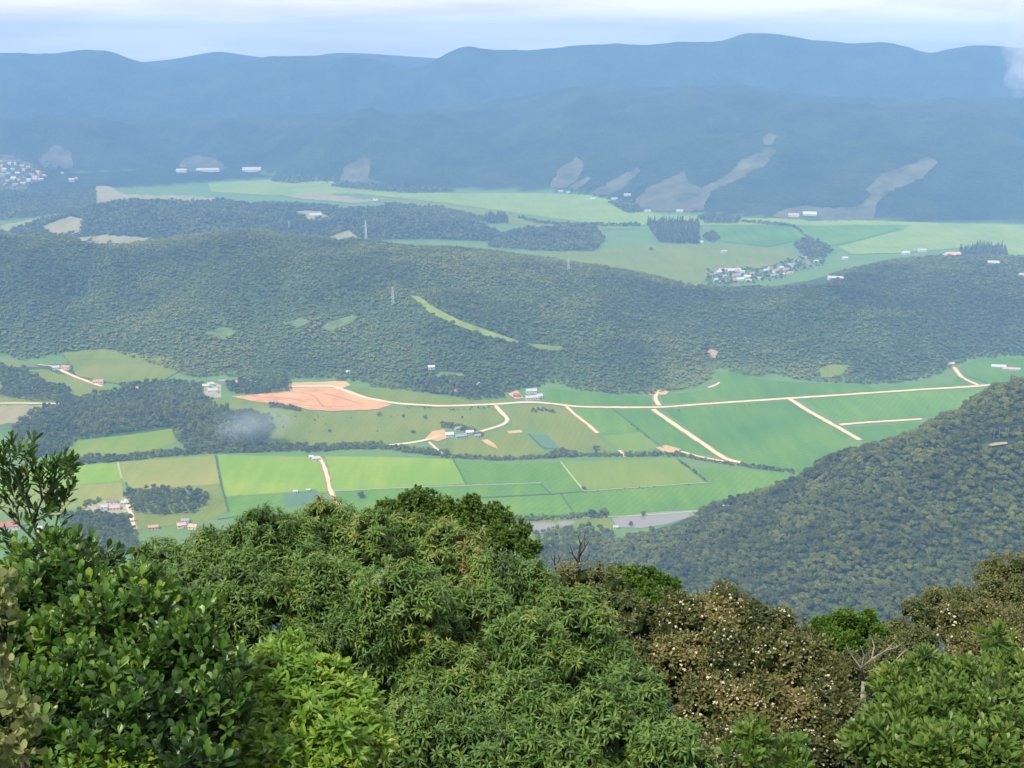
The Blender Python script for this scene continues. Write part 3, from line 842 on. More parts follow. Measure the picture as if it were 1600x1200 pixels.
def gn_group(coll):
    ng = bpy.data.node_groups.new('scatter_' + coll.name, 'GeometryNodeTree')
    ng.interface.new_socket('Geometry', in_out='INPUT', socket_type='NodeSocketGeometry')
    ng.interface.new_socket('Geometry', in_out='OUTPUT', socket_type='NodeSocketGeometry')
    n, l = ng.nodes, ng.links
    gi, go = n.new('NodeGroupInput'), n.new('NodeGroupOutput')
    ci = n.new('GeometryNodeCollectionInfo')
    ci.inputs['Collection'].default_value = coll
    ci.inputs['Separate Children'].default_value = True
    ci.inputs['Reset Children'].default_value = True
    ip = n.new('GeometryNodeInstanceOnPoints')
    ip.inputs['Pick Instance'].default_value = True
    def na(nm, ty):
        a = n.new('GeometryNodeInputNamedAttribute'); a.data_type = ty; a.inputs['Name'].default_value = nm
        return [o for o in a.outputs if o.name == 'Attribute' and o.enabled][0]
    er = n.new('FunctionNodeEulerToRotation')
    l.new(na('rot', 'FLOAT_VECTOR'), er.inputs[0])
    l.new(gi.outputs[0], ip.inputs['Points']); l.new(ci.outputs[0], ip.inputs['Instance'])
    l.new(na('idx', 'INT'), ip.inputs['Instance Index'])
    l.new(er.outputs[0], ip.inputs['Rotation']); l.new(na('scl', 'FLOAT_VECTOR'), ip.inputs['Scale'])
    l.new(ip.outputs[0], go.inputs[0])
    return ng
GN = {c.name: gn_group(c) for c in (CO_MID, CO_NEAR, CO_CONE, CO_BUSH)}

def scatter_obj(name, pts, smin, smax, coll, label, cat=None, zmul=(0.8, 1.35), tilt=0.08, ptint=None):
    n = len(pts)
    me = bpy.data.meshes.new(name)
    me.vertices.add(n); me.vertices.foreach_set('co', np.asarray(pts, np.float32).ravel())
    rot = np.stack([rng.uniform(-tilt, tilt, n), rng.uniform(-tilt, tilt, n), rng.uniform(0, 6.28, n)], 1)
    s = rng.uniform(0, 1, n) ** 1.9 * (smax - smin) * 1.15 + smin
    scl = np.stack([s, s, s * rng.uniform(*zmul, n)], 1)
    for nm, ty, v in (('rot', 'FLOAT_VECTOR', rot), ('scl', 'FLOAT_VECTOR', scl)):
        a = me.attributes.new(nm, ty, 'POINT'); a.data.foreach_set('vector', v.astype(np.float32).ravel())
    a = me.attributes.new('idx', 'INT', 'POINT'); a.data.foreach_set('value', rng.integers(0, len(coll.objects), n).astype(np.int32))
    if ptint is None:
        q = np.asarray(pts); ptint = 0.24 * fbm(q[:, 0] / 60, q[:, 1] / 60, 3, 9) + 0.12 * fbm(q[:, 0] / 300, q[:, 1] / 300, 2, 19)
    a = me.attributes.new('ptint', 'FLOAT', 'POINT'); a.data.foreach_set('value', np.asarray(ptint, np.float32))
    o = link(bpy.data.objects.new(name, me))
    md = o.modifiers.new('scatter', 'NODES'); md.node_group = GN[coll.name]
    tag(o, label, cat, kind='stuff')
    return o

def scatter_pts(Y1, Y2, spacing, include=None, exclude=(), amax=0.56, zmin=None, dens=None):
    out = []
    Y = Y1
    rows = np.arange(Y1, Y2, spacing)
    for y in rows:
        w = amax * y + 20
        xs = np.arange(-w, w, spacing)
        out.append(np.stack([xs + rng.uniform(-.5, .5, len(xs)) * spacing, y + rng.uniform(-.5, .5, len(xs)) * spacing], 1))
    p = np.concatenate(out)
    z = ground(p[:, 0], p[:, 1])
    px, py = project(p[:, 0], p[:, 1], z)
    ok = np.ones(len(p), bool)
    if zmin is not None: ok &= z > zmin
    if include is not None:
        inc = np.zeros(len(p), bool)
        for q in include: inc |= in_poly(px, py, q)
        ok &= inc
    for q in exclude: ok &= ~in_poly(px, py, q)
    if dens is not None: ok &= rng.uniform(0, 1, len(p)) < dens(p[:, 0], p[:, 1])
    return np.stack([p[ok, 0], p[ok, 1], z[ok]], 1), px[ok], py[ok]

CLEAR = [q for nm, q, mt in FIELDS if nm in ('forest_clearing', 'bare_slope', 'dry_pasture', 'far_field', 'clay_bank')]
def thick(pts, w):                     # photo polyline -> outline
    up = [(x, y - w) for x, y in pts]; dn = [(x, y + w) for x, y in reversed(pts)]
    return up + dn
ROADX = [thick(p, 3.0) for p, w in ROADS]

# --- spur on the right: the trees that show largest stand singly, the rest as one forest
FOREGROUND = [(0, 880), (200, 860), (330, 795), (520, 760), (650, 755), (800, 790), (840, 870), (930, 880), (1050, 905), (1060, 940), (1150, 930), (1270, 985), (1390, 985), (1420, 925), (1500, 905), (1560, 865), (1600, 870), (1600, 1300), (0, 1300)]
spur_clear = [[(1530, 684), (1580, 688), (1580, 706), (1530, 704)]]
p, px, py = scatter_pts(760, 1560, 4.6, include=[[(830, 862), (880, 858), (930, 852), (1000, 838), (1060, 828), (1100, 800), (1240, 755), (1300, 718), (1400, 690), (1500, 635), (1540, 605), (1600, 590), (2400, 500), (2400, 1300), (820, 1300)]],
                        exclude=spur_clear + [[(950, 796), (1092, 796), (1092, 812), (1000, 830), (950, 830)]])
cand = ~in_poly(px, py - 12, FOREGROUND) & (px > 5) & (px < 1590)
dist = np.linalg.norm(p - np.array([0, 0, CAMZ]), axis=1)
order = np.argsort(np.where(cand, dist, 1e9))
single = []
grid_seen = set()
for i in order:
    if len(single) >= 290: break
    if dist[i] > 1e8 or not cand[i]: break
    single.append(i)
mask = np.ones(len(p), bool); mask[single] = False
scatter_obj('spur_forest', p[mask], 0.36, 1.1, CO_NEAR, 'dense dark green forest over the spur that slopes down from the right edge', 'forest', ptint=0.02 + 0.32 * fbm(p[mask][:, 0] / 30, p[mask][:, 1] / 30, 3, 9) + 0.16 * fbm(p[mask][:, 0] / 170, p[mask][:, 1] / 170, 2, 29))
tlabel = 'rounded dark green tree low in the forest on the near flank of the spur'
for k, i in enumerate(single):
    root = empty('forest_tree', tuple(p[i]), random.uniform(0, 6.28))
    s = 0.42 + 0.85 * random.random() ** 1.8
    root.scale = (s, s, s * random.uniform(0.85, 1.2))
    link(bpy.data.objects.new('trunk', near_trunks[k % 3]), root)
    link(bpy.data.objects.new('crown', near_crowns[k % 6]), root)
    tag(root, tlabel, 'tree', 'forest trees on the spur')
# tall bare-stemmed trees at the clearing near the right edge
tall_crown = [crown_mesh('crown', M['olive'], 6, 500, 3.4, 5.0, 0.4, 330 + k) for k in range(2)]
mb = MB(); mb.tube([(0, 0, -1), (0.1, 0.05, 7), (0.25, 0.1, 14.5)], [0.28, 0.22, 0.12])
tall_trunk = mb.mesh('trunk', M['palebark'], True)
for k, (px_, py_, lab) in enumerate([(1552, 690, 'tall pale-stemmed tree left of the others above the clay bank'), (1560, 691, 'tall pale-stemmed tree directly above the clay bank'),
                                     (1574, 690, 'tallest pale-stemmed tree above the clay bank near the right edge'), (1592, 688, 'pale-stemmed tree nearest the right edge above the clay bank')]):
    h_ = hit(px_, py_)
    root = empty('tall_tree', h_, k)
    link(bpy.data.objects.new('trunk', tall_trunk), root)
    c_ = link(bpy.data.objects.new('crown', tall_crown[k % 2]), root); c_.location = (0.2, 0.1, 11.5)
    root.scale = (1.15, 1.15, 1.0 + 0.08 * k)
    tag(root, lab, 'tree', 'pale-stemmed trees above the clay bank')

# --- near slope of our own mountain, hidden behind the shrubs
p, px, py = scatter_pts(60, 900, 9, amax=0.6)
keep = ground(p[:, 0], p[:, 1]) + 9 < CAMZ - 0.56 * p[:, 1]
scatter_obj('slope_forest', p[keep], 0.5, 1.0, CO_MID, 'forest on the steep slope below the viewpoint shrubs', 'forest')

# --- long ridge
ridge_px = [(-300, 372), (0, 365), (100, 365), (200, 378), (300, 365), (380, 357), (480, 368), (570, 372), (650, 384), (720, 386), (800, 396), (900, 412), (1000, 426), (1060, 440), (1110, 450), (1200, 450), (1250, 444), (1300, 430), (1400, 402), (1500, 396), (1600, 396), (1900, 396)]
foot_px = [(1900, 552), (1600, 556), (1510, 562), (1496, 588), (1400, 602), (1300, 599), (1180, 592), (1130, 577), (1116, 600), (1060, 613), (1000, 619), (900, 611), (866, 597), (840, 604), (800, 612), (720, 620), (650, 613), (560, 602), (480, 596), (300, 590), (255, 574), (160, 546), (90, 552), (40, 566), (0, 552), (-300, 550)]
p, px, py = scatter_pts(2050, 3600, 5.8, include=[ridge_px + foot_px], exclude=CLEAR + ROADX + [[(1090, 420), (1130, 415), (1290, 395), (1300, 445), (1200, 450), (1100, 448)]], zmin=0.3)
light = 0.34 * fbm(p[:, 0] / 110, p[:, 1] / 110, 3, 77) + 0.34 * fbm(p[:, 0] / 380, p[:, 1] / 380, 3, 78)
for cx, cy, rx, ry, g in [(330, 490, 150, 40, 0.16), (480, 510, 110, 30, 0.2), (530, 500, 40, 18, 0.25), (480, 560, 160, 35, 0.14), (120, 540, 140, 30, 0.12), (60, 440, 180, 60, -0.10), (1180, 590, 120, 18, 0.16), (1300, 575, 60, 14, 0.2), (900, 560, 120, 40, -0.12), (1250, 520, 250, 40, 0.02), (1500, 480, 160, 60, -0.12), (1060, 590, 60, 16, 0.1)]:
    light = light + 1.4 * g * np.exp(-(((px - cx) / rx) ** 2 + ((py - cy) / ry) ** 2))  # sunlit patches of the ridge put into the crown tint; negative ones darken
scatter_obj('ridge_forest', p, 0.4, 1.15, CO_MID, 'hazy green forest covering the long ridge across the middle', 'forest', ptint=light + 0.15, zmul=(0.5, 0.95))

# --- woods on the plain
WOODS = [
    ('wood', [(20, 668), (60, 640), (120, 622), (200, 610), (300, 612), (330, 625), (340, 640), (420, 650), (428, 670), (410, 700), (300, 705), (275, 692), (272, 668), (200, 676), (120, 690), (100, 712), (40, 720), (20, 700)], 6.5, 0.6, 1.3, CO_MID, 'dense wood on the low rise left of the pasture'),
    ('wood', [(196, 770), (240, 764), (290, 766), (326, 772), (326, 788), (300, 802), (240, 806), (204, 800)], 6.0, 0.5, 1.1, CO_NEAR, 'small dark copse beside the walled farmyard'),
    ('wood', [(96, 806), (150, 806), (200, 812), (214, 834), (220, 866), (160, 870), (100, 850)], 6.0, 0.6, 1.2, CO_NEAR, 'dark wood below the walled farmyard'),
    ('wood', [(0, 574), (40, 580), (80, 604), (110, 606), (108, 628), (60, 628), (0, 620)], 6.5, 0.6, 1.2, CO_MID, 'dark wood above the road at the left edge'),
    ('wood', [(350, 600), (400, 594), (450, 594), (456, 612), (400, 617), (362, 616)], 6.5, 0.6, 1.2, CO_MID, 'belt of trees behind the red earthwork'),
    ('wood', [(640, 600), (690, 588), (720, 592), (780, 608), (790, 622), (740, 626), (670, 615)], 6.5, 0.6, 1.2, CO_MID, 'wooded knoll above the bend of the dirt road'),
    ('wood', [(180, 602), (260, 596), (320, 600), (318, 614), (200, 612)], 7, 0.6, 1.1, CO_MID, 'loose trees between the hill pasture and the white complex'),
    ('wood', [(832, 836), (870, 826), (920, 826), (960, 830), (960, 850), (900, 866), (850, 866)], 6.5, 0.5, 1.0, CO_NEAR, 'thicket round the fish ponds'),
    ('wood', [(800, 362), (840, 358), (930, 356), (944, 376), (930, 394), (830, 392), (760, 386)], 10, 1.0, 1.9, CO_MID, 'dark rectangular plantation on the far plain'),
    ('wood', [(1010, 350), (1060, 348), (1092, 350), (1094, 382), (1030, 380)], 9, 1.0, 1.9, CO_CONE, 'square dark pine plantation on the far plain'),
    ('wood', [(1098, 372), (1112, 362), (1124, 374), (1112, 380)], 9, 1.0, 1.6, CO_MID, 'small wood beside the pine plantation'),
    ('wood', [(1240, 384), (1262, 374), (1290, 384), (1300, 396), (1270, 406), (1250, 396)], 9, 0.9, 1.6, CO_MID, 'wood above the hamlet'),
    ('wood', [(1500, 394), (1530, 386), (1570, 390), (1574, 404), (1510, 404)], 9, 1.0, 1.8, CO_CONE, 'dark plantation at the edge of the right-hand far field'),
    ('wood', [(950, 318), (990, 316), (1004, 332), (980, 334)], 10, 1.0, 1.7, CO_MID, 'wood by the far farm under the cleared slope'),
    ('wood', [(1090, 340), (1120, 338), (1160, 342), (1150, 350), (1100, 350)], 10, 0.9, 1.5, CO_MID, 'scattered trees at the foot of the range'),
    ('wood', [(600, 318), (690, 326), (760, 342), (790, 344), (780, 350), (700, 344), (610, 334)], 11, 0.8, 1.5, CO_MID, 'tree belt along the far plain'),
    ('wood', [(758, 338), (792, 338), (794, 350), (760, 350)], 9, 0.9, 1.6, CO_CONE, 'small dark conifer block on the far plain'),
    ('wood', [(515, 292), (540, 286), (640, 292), (720, 300), (640, 303), (560, 297)], 12, 1.0, 1.9, CO_MID, 'wood edge along the foot of the blue range'),
    ('wood', [(420, 284), (450, 276), (500, 276), (520, 282), (460, 288)], 12, 1.0, 1.7, CO_MID, 'far tree belt beside the long white sheds'),
    ('wood', [(-60, 300), (60, 300), (150, 296), (150, 330), (60, 340), (-60, 350)], 12, 1.0, 1.8, CO_MID, 'hazy woods below the far town'),
]
for nm, poly, sp, s1, s2, coll, lab in WOODS:
    ys = [-CAMZ / float(slope_of(q[1])) for q in poly]
    p, px, py = scatter_pts(min(ys) * 0.93, max(ys) * 1.07, sp, include=[poly], exclude=ROADX)
    if len(p): scatter_obj(nm, p, s1, s2, coll, lab, 'wood')
p, px, py = scatter_pts(3600, 4700, 11, zmin=4, exclude=CLEAR)
p = p[(p[:, 0] / p[:, 1] < 0.03) | (p[:, 1] < 4080)]
scatter_obj('low_hill_forest', p, 1.0, 1.9, CO_MID, 'blue-green woods on the low hills behind the ridge', 'forest')
def hedge(pts, w, sp, smin, smax, label, dens=0.8):
    poly = thick(pts, w)
    ys = [-CAMZ / float(slope_of(q[1])) for q in poly]
    p, px, py = scatter_pts(min(ys) * 0.97, max(ys) * 1.03, sp, include=[poly], exclude=ROADX)
    k = rng.uniform(0, 1, len(p)) < dens
    p = p[k]
    if len(p): scatter_obj('hedgerow', p, smin, smax, CO_BUSH, label, 'hedge')
hedge([(100, 722), (200, 716), (270, 708), (330, 704), (420, 702), (480, 700)], 5, 3.5, 0.8, 2.3, 'bushy stream bank above the stubble field')
hedge([(480, 703), (540, 698), (600, 698), (640, 704), (700, 710)], 4.5, 3.2, 0.8, 2.2, 'dark bushes along the stream below the pasture')
hedge([(690, 713), (780, 718), (860, 714), (900, 712), (960, 712), (1060, 711), (1120, 722), (1200, 733), (1240, 738)], 2.6, 3.0, 0.6, 1.6, 'thin line of bushes along the stream between the rice fields')
hedge([(860, 713), (880, 709), (900, 711)], 4, 3, 1.0, 2.2, 'thick bushes where the stream bends', 1.0)
hedge([(800, 812), (860, 810), (890, 808), (950, 806)], 3.5, 3, 0.6, 1.6, 'bushes along the bank above the fish ponds')
hedge([(420, 634), (440, 636), (470, 641)], 3, 3, 0.7, 1.7, 'bushes at the foot of the red earthwork')
hedge([(690, 664), (712, 668), (740, 676), (756, 680)], 3.5, 3.2, 0.8, 2.0, 'dark bushes round the grey-roofed farm')
hedge([(830, 643), (850, 640), (868, 645)], 2.2, 3.2, 0.6, 1.3, 'shrubs in the field below the white sheds')
hedge([(338, 714), (346, 760), (358, 798)], 1.6, 3.5, 0.4, 1.0, 'weedy bank of the ditch beside the stubble field', 0.4)
hedge([(708, 719), (729, 756)], 1.5, 3.5, 0.3, 0.8, 'weedy ditch between two bright rice fields', 0.4)
hedge([(1060, 719), (1104, 752)], 2, 3.2, 0.5, 1.2, 'bushy ditch at the right end of the ripening field', 0.6)
hedge([(912, 770), (1010, 763), (1104, 756)], 1.2, 3.5, 0.3, 0.7, 'weeds along the track below the ripening field', 0.35)
hedge([(960, 643), (1030, 698)], 1.4, 3.5, 0.3, 0.8, 'weeds along the ditch left of the straight farm road', 0.3)
hedge([(1040, 643), (1230, 630)], 1.6, 4, 0.3, 0.7, 'low weeds along the near side of the main road', 0.15)
hedge([(620, 636), (700, 640), (770, 638)], 1.8, 4, 0.4, 1.0, 'scrub along the main road above the pasture', 0.2)
hedge([(430, 660), (560, 665), (640, 660)], 14, 9, 0.3, 0.9, 'scattered small shrubs dotting the pasture', 0.10)
hedge([(810, 340), (840, 348), (900, 352), (1000, 352)], 2, 9, 1.6, 3.0, 'broken tree line on the far plain')
hedge([(1160, 346), (1240, 354), (1262, 372)], 2, 9, 1.6, 3.2, 'broken tree line leading to the hamlet')
hedge([(1104, 436), (1140, 434), (1180, 432), (1220, 424), (1260, 410), (1290, 404)], 12, 13, 1.3, 3.4, 'garden trees among the hamlet houses', 0.6)
hedge([(-20, 274), (40, 276), (80, 280)], 18, 30, 2.0, 5, 'garden trees of the far town', 0.7)
hedge([(120, 800), (140, 788), (160, 780)], 4, 4, 0.8, 2.0, 'trees behind the long red-roofed barn')

solo = [
    (592, 650, 1.0, 'round dark tree farthest left in the pasture below the earthwork'),
    (630, 652, 0.7, 'small dark tree mid-pasture beneath the dirt road'),
    (664, 654, 0.9, 'lopsided tree in the pasture nearest the road bend'),
    (646, 677, 0.9, 'round bush-like tree left of the grey-roofed farm'),
    (516, 675, 0.7, 'pale small tree low in the pasture'),
    (722, 653, 0.5, 'tiny tree alone in the pasture above the farm'),
    (425, 655, 0.9, 'tree at the edge of the smoky wood'),
    (564, 778, 1.4, 'upright tree in the rice field behind the big shrub'),
    (1004, 806, 0.95, 'dark tree standing at the far edge of the large pond'),
    (986, 822, 0.9, 'round dark bush at the near edge of the large pond'),
    (932, 704, 1.3, 'tall tree on the stream between the ripening fields'),
    (912, 766, 0.9, 'small tree at the corner of the ripening field'),
    (905, 808, 1.0, 'small round tree left of the pair above the ponds'),
    (925, 806, 1.4, 'left tree of the dark pair above the ponds'),
    (942, 805, 1.5, 'right tree of the dark pair above the ponds'),
    (140, 716, 1.5, 'bushy tree standing up from the stream bank at left'),
    (1112, 796, 1.1, 'tree at the end of the large pond by the spur'),
    (1018, 392, 1.8, 'dark cube-shaped tree clump on the pale far pasture'),
]
for k, (px_, py_, s, lab) in enumerate(solo):
    root = empty('field_tree', hit(px_, py_), random.uniform(0, 6))
    root.scale = (s * random.uniform(.9, 1.15), s * random.uniform(.9, 1.15), s * random.uniform(0.85, 1.1))
    link(bpy.data.objects.new('trunk', near_trunks[k % 3]), root)
    c_ = link(bpy.data.objects.new('crown', near_crowns[k % 6]), root)
    c_.location = (0, 0, -1.4)
    tag(root, lab, 'tree', 'single trees on the valley floor')

# ================================================================== buildings
WALLC = {'white': (0.66, 0.64, 0.60), 'cream': (0.72, 0.64, 0.50), 'pink': (0.62, 0.42, 0.35), 'grey': (0.48, 0.47, 0.45), 'brick': (0.40, 0.20, 0.14), 'green': (0.45, 0.52, 0.42)}
ROOFC = {'red': (0.47, 0.17, 0.10), 'terracotta': (0.58, 0.30, 0.20), 'pink': (0.62, 0.40, 0.33), 'white': (0.52, 0.51, 0.48), 'grey': (0.33, 0.33, 0.33), 'brown': (0.30, 0.20, 0.14), 'metal': (0.62, 0.64, 0.66), 'orange': (0.75, 0.42, 0.25)}
for k, c in WALLC.items(): M['wall_' + k] = plain('render_' + k, c, tuple(x * 0.88 for x in c), scale=0.5)
for k, c in ROOFC.items(): M['roof_' + k] = plain('roofing_' + k, c, tuple(x * 0.78 for x in c), scale=0.6, stretch=(0.3, 1, 1), rough=0.7)
M['pane'] = plain('window_glass', (0.03, 0.035, 0.04), (0.05, 0.055, 0.06), rough=0.15, spec=0.5)
M['door'] = plain('door_wood', (0.13, 0.075, 0.045), (0.09, 0.05, 0.03))
HCACHE = {}
def house_meshes(w, d, h, wc, rc, hip, detail):
    key = (w, d, h, wc, rc, hip, detail)
    if key in HCACHE: return HCACHE[key]
    rh = min(w, d) * 0.28
    mb = MB(); mb.box(0, 0, h / 2 - 0.4, w, d, h + 0.8)
    if not hip:                                           # gable ends
        mb.add([(-w / 2, -d / 2, h), (-w / 2, d / 2, h), (-w / 2, 0, h + rh), (w / 2, -d / 2, h), (w / 2, d / 2, h), (w / 2, 0, h + rh)], [(0, 2, 1), (3, 4, 5)])
    wall = mb.mesh('wall', M['wall_' + wc])
    e, x, y = 0.6, w / 2 + 0.5, d / 2 + 0.6
    z0 = h - rh * 0.6 / (d / 2) * 0.0 - 0.12
    rx = x - (y if hip else 0)
    mb = MB()
    for dz, up in ((0.0, True), (-0.18, False)):
        mb.add([(-x, -y, z0 + dz), (x, -y, z0 + dz), (x, y, z0 + dz), (-x, y, z0 + dz), (-rx, 0, h + rh + 0.15 + dz), (rx, 0, h + rh + 0.15 + dz)],
               [(0, 1, 5, 4), (2, 3, 4, 5)] + ([(1, 2, 5), (3, 0, 4)] if hip else []) if up else [(4, 5, 1, 0), (5, 4, 3, 2)])
    mb.tube([(-rx, 0, h + rh + 0.2), (rx, 0, h + rh + 0.2)], [0.18, 0.18], 5)
    roof = mb.mesh('roof', M['roof_' + rc])
    parts = []
    if detail:
        nwin = max(2, int(w / 4))
        for sgn in (-1, 1):
            for i in range(nwin):
                cx = -w / 2 + (i + 0.5) * w / nwin
                if sgn < 0 and i == nwin // 2:
                    mb = MB(); mb.box(cx, -d / 2 - 0.03, 1.1, 1.1, 0.1, 2.2); parts.append(('door', mb.mesh('door', M['door'])))
                else:
                    mb = MB(); mb.box(cx, sgn * (d / 2 + 0.03), h * 0.55, 1.4, 0.1, 1.2); parts.append(('window', mb.mesh('window', M['pane'])))
    HCACHE[key] = (wall, roof, parts)
    return HCACHE[key]

def house(px, py, w, d, h, rot, wc, rc, label, name='house', cat='house', hip=False, detail=None, group=None):
    loc = hit(px, py)
    if detail is None: detail = loc.y < 2600
    root = empty(name, loc, R(rot))
    wall, roof, parts = house_meshes(w, d, h, wc, rc, hip, detail)
    link(bpy.data.objects.new('wall', wall), root)
    link(bpy.data.objects.new('roof', roof), root)
    for nm, me in parts: link(bpy.data.objects.new(nm, me), root)
    tag(root, label, cat, group)
    return root

house(16, 826, 26, 15, 6, 12, 'white', 'red', 'large red-roofed house behind the twigs at the left edge')
house(62, 830, 10, 8, 5, -10, 'cream', 'white', 'small cream house beside the large red-roofed one')
house(146, 803, 20, 8, 3.6, 8, 'cream', 'terracotta', 'long low terracotta-roofed barn of the walled farmyard', 'barn', 'barn')
house(164, 798, 8, 7, 6.5, 8, 'white', 'white', 'white two-storey house in the walled farmyard')
house(180, 796, 13, 9, 4, 8, 'cream', 'pink', 'pink-roofed house nearest the copse in the farmyard')
house(176, 786, 14, 7, 3.5, 5, 'white', 'brown', 'brown-roofed shed at the back of the walled farmyard', 'shed', 'shed')
house(194, 788, 7, 6, 3.5, 5, 'white', 'white', 'white-roofed shed at the top corner of the farmyard', 'shed', 'shed')
house(284, 824, 11, 8, 4.5, 20, 'cream', 'pink', 'pink-roofed house peeping over the big shrub')
house(302, 826, 11, 8, 4, -15, 'cream', 'orange', 'orange-roofed house right of the pink-roofed one above the shrub')
house(290, 816, 9, 7, 3.5, 0, 'white', 'grey', 'grey-roofed shed behind the houses above the shrub', 'shed', 'shed')
house(240, 826, 12, 7, 3.2, 10, 'pink', 'terracotta', 'low terracotta shed half hidden by the shrub top', 'shed', 'shed')
house(493, 719, 10, 8, 4, 15, 'white', 'white', 'white house at the top of the field lane')
house(486, 716, 6, 6, 3, 20, 'white', 'metal', 'small metal-roofed outbuilding beside the white lane house', 'shed', 'shed')
house(462, 770, 6, 5, 3, 0, 'white', 'white', 'tiny white shed on the plot above the shrub', 'shed', 'shed')
house(482, 768, 5, 4, 3, 0, 'white', 'white', 'tiny white pump house right on the plot above the shrub', 'shed', 'shed')
house(702, 682, 13, 9, 4.5, 14, 'white', 'metal', 'white-roofed farmhouse beside the red yard')
house(720, 684, 16, 9, 4, 20, 'grey', 'grey', 'longest grey-roofed barn of the farm in the pasture', 'barn', 'barn')
house(734, 678, 12, 8, 4, 10, 'grey', 'metal', 'pale metal-roofed barn at the lane end of the farm', 'barn', 'barn')
house(716, 672, 11, 7, 4, 28, 'grey', 'grey', 'dark grey barn at the back of the pasture farm', 'barn', 'barn')
house(746, 683, 9, 7, 3.5, 14, 'grey', 'grey', 'small grey shed nearest the lane', 'shed', 'shed')
house(830, 614, 18, 11, 5, 10, 'white', 'white', 'big white shed at the back above the main road', 'shed', 'shed')
house(832, 624, 24, 10, 4.5, 12, 'white', 'white', 'long white shed in front above the main road', 'shed', 'shed')
house(843, 621, 9, 12, 4.5, 12, 'cream', 'white', 'cream shed at the right of the white sheds', 'shed', 'shed')
house(808, 620, 12, 8, 4, -8, 'brick', 'brown', 'brown brick house left of the white sheds')
house(710, 614, 9, 7, 4, 0, 'white', 'pink', 'pink-roofed cottage among the trees of the knoll')
house(744, 603, 11, 8, 4, 10, 'cream', 'metal', 'metal-roofed cottage on top of the wooded knoll')
house(674, 576, 12, 8, 4, 10, 'white', 'metal', 'pale roof deep in the ridge forest')
house(544, 583, 7, 6, 3.5, 0, 'white', 'white', 'lone white hut in the forest above the earthwork')
house(322, 606, 12, 9, 5, 5, 'white', 'white', 'white building at the left of the pale complex')
house(333, 614, 16, 10, 6, 8, 'white', 'white', 'largest white building of the pale complex')
house(330, 603, 12, 7, 4.5, 5, 'cream', 'white', 'cream building at the back of the pale complex')
house(350, 598, 18, 8, 4, 10, 'grey', 'grey', 'long grey roof behind the belt of trees')
house(366, 600, 11, 9, 4.5, 10, 'cream', 'orange', 'orange-roofed house behind the belt of trees')
house(380, 596, 9, 8, 5, 5, 'white', 'white', 'white house with pale roof behind the belt of trees')
house(396, 599, 14, 8, 4, 8, 'cream', 'terracotta', 'terracotta house at the right end behind the tree belt')
house(88, 577, 12, 9, 4.5, 10, 'white', 'white', 'white house on the hill pasture at left')
house(103, 577, 16, 10, 5, -10, 'cream', 'terracotta', 'terracotta-roofed house on the hill pasture at left')
house(154, 599, 18, 10, 4.5, 5, 'cream', 'terracotta', 'wide terracotta house above the dense wood')
house(212, 609, 16, 7, 3.5, 4, 'cream', 'orange', 'low orange-roofed barn at the upper edge of the dense wood', 'barn', 'barn')
house(1486, 571, 12, 8, 4, 30, 'white', 'white', 'white house at the road end on the right')
house(1560, 575, 26, 9, 4, -8, 'white', 'metal', 'long pale shed on the field near the right edge', 'shed', 'shed')
house(1580, 579, 30, 8, 4, -14, 'cream', 'pink', 'long pink-roofed shed at the right edge', 'shed', 'shed')
house(962, 826, 6, 5, 3, 0, 'white', 'white', 'tiny white pump house by the ponds', 'shed', 'shed')
house(1135, 795, 8, 6, 3, 0, 'white', 'white', 'pale hut half hidden where the spur meets the field', 'shed', 'shed')

rd = random.Random(3)
ORD = ['leftmost', 'second from the left', 'third from the left', 'fourth from the left', 'fifth from the left', 'sixth from the left', 'seventh from the left', 'eighth from the left', 'ninth from the left', 'tenth from the left', 'eleventh from the left', 'twelfth from the left', 'thirteenth from the left', 'fourteenth from the left', 'fifteenth from the left', 'sixteenth from the left']
def cluster(spots, n, size, place_, group, roofs, walls, hmin=4, hmax=6):
    spots = sorted(spots)
    cols = [rd.choice(roofs) for _ in spots]
    for k in range(n):
        px_, py_ = spots[k]
        rc = cols[k]
        word = 'pale metal' if rc == 'metal' else rc
        lab = f'{ORD[cols[:k].count(rc)]} of the {word}-roofed houses in {place_}' if cols.count(rc) > 1 else f'only {word}-roofed house in {place_}'
        w = rd.uniform(*size)
        house(px_, py_, round(w), round(w * rd.uniform(0.55, 0.8)), rd.choice([hmin, hmax]), rd.choice([-20, 0, 15, 35]), rd.choice(walls), rc, lab, detail=False, group=group)
ham = [(1112, 432), (1122, 428), (1132, 434), (1142, 426), (1150, 432), (1160, 427), (1118, 440), (1130, 442), (1144, 440), (1156, 438), (1168, 434), (1176, 430), (1186, 436), (1196, 424), (1204, 420), (1212, 426), (1220, 420),
       (1228, 424), (1236, 416), (1210, 432), (1222, 430), (1234, 428), (1244, 408), (1250, 414), (1256, 404), (1262, 412), (1274, 410), (1200, 416), (1170, 440)]
cluster(ham, len(ham), (11, 20), 'the hamlet beyond the ridge', 'houses of the hamlet beyond the ridge',
        ['white', 'brown', 'pink', 'terracotta', 'metal', 'grey'], ['white', 'cream', 'grey'])
for q in range(1):
    house(1140, 424, 60, 14, 5, 4, 'cream', 'pink', 'long pink-roofed hall at the back of the hamlet', 'hall', 'building', detail=False)
    house(1305, 437, 34, 12, 5, -6, 'white', 'white', 'long white shed right of the hamlet', 'shed', 'shed', detail=False)
town = [(2, 262), (8, 268), (4, 276), (14, 274), (12, 284), (22, 280), (20, 266), (28, 272), (30, 282), (38, 268), (40, 278), (46, 284), (50, 274), (56, 280), (60, 272), (64, 282), (8, 290), (24, 290), (36, 288), (16, 258), (26, 258), (34, 262), (44, 264), (70, 276), (0, 254), (98, 272), (120, 280), (112, 284)]
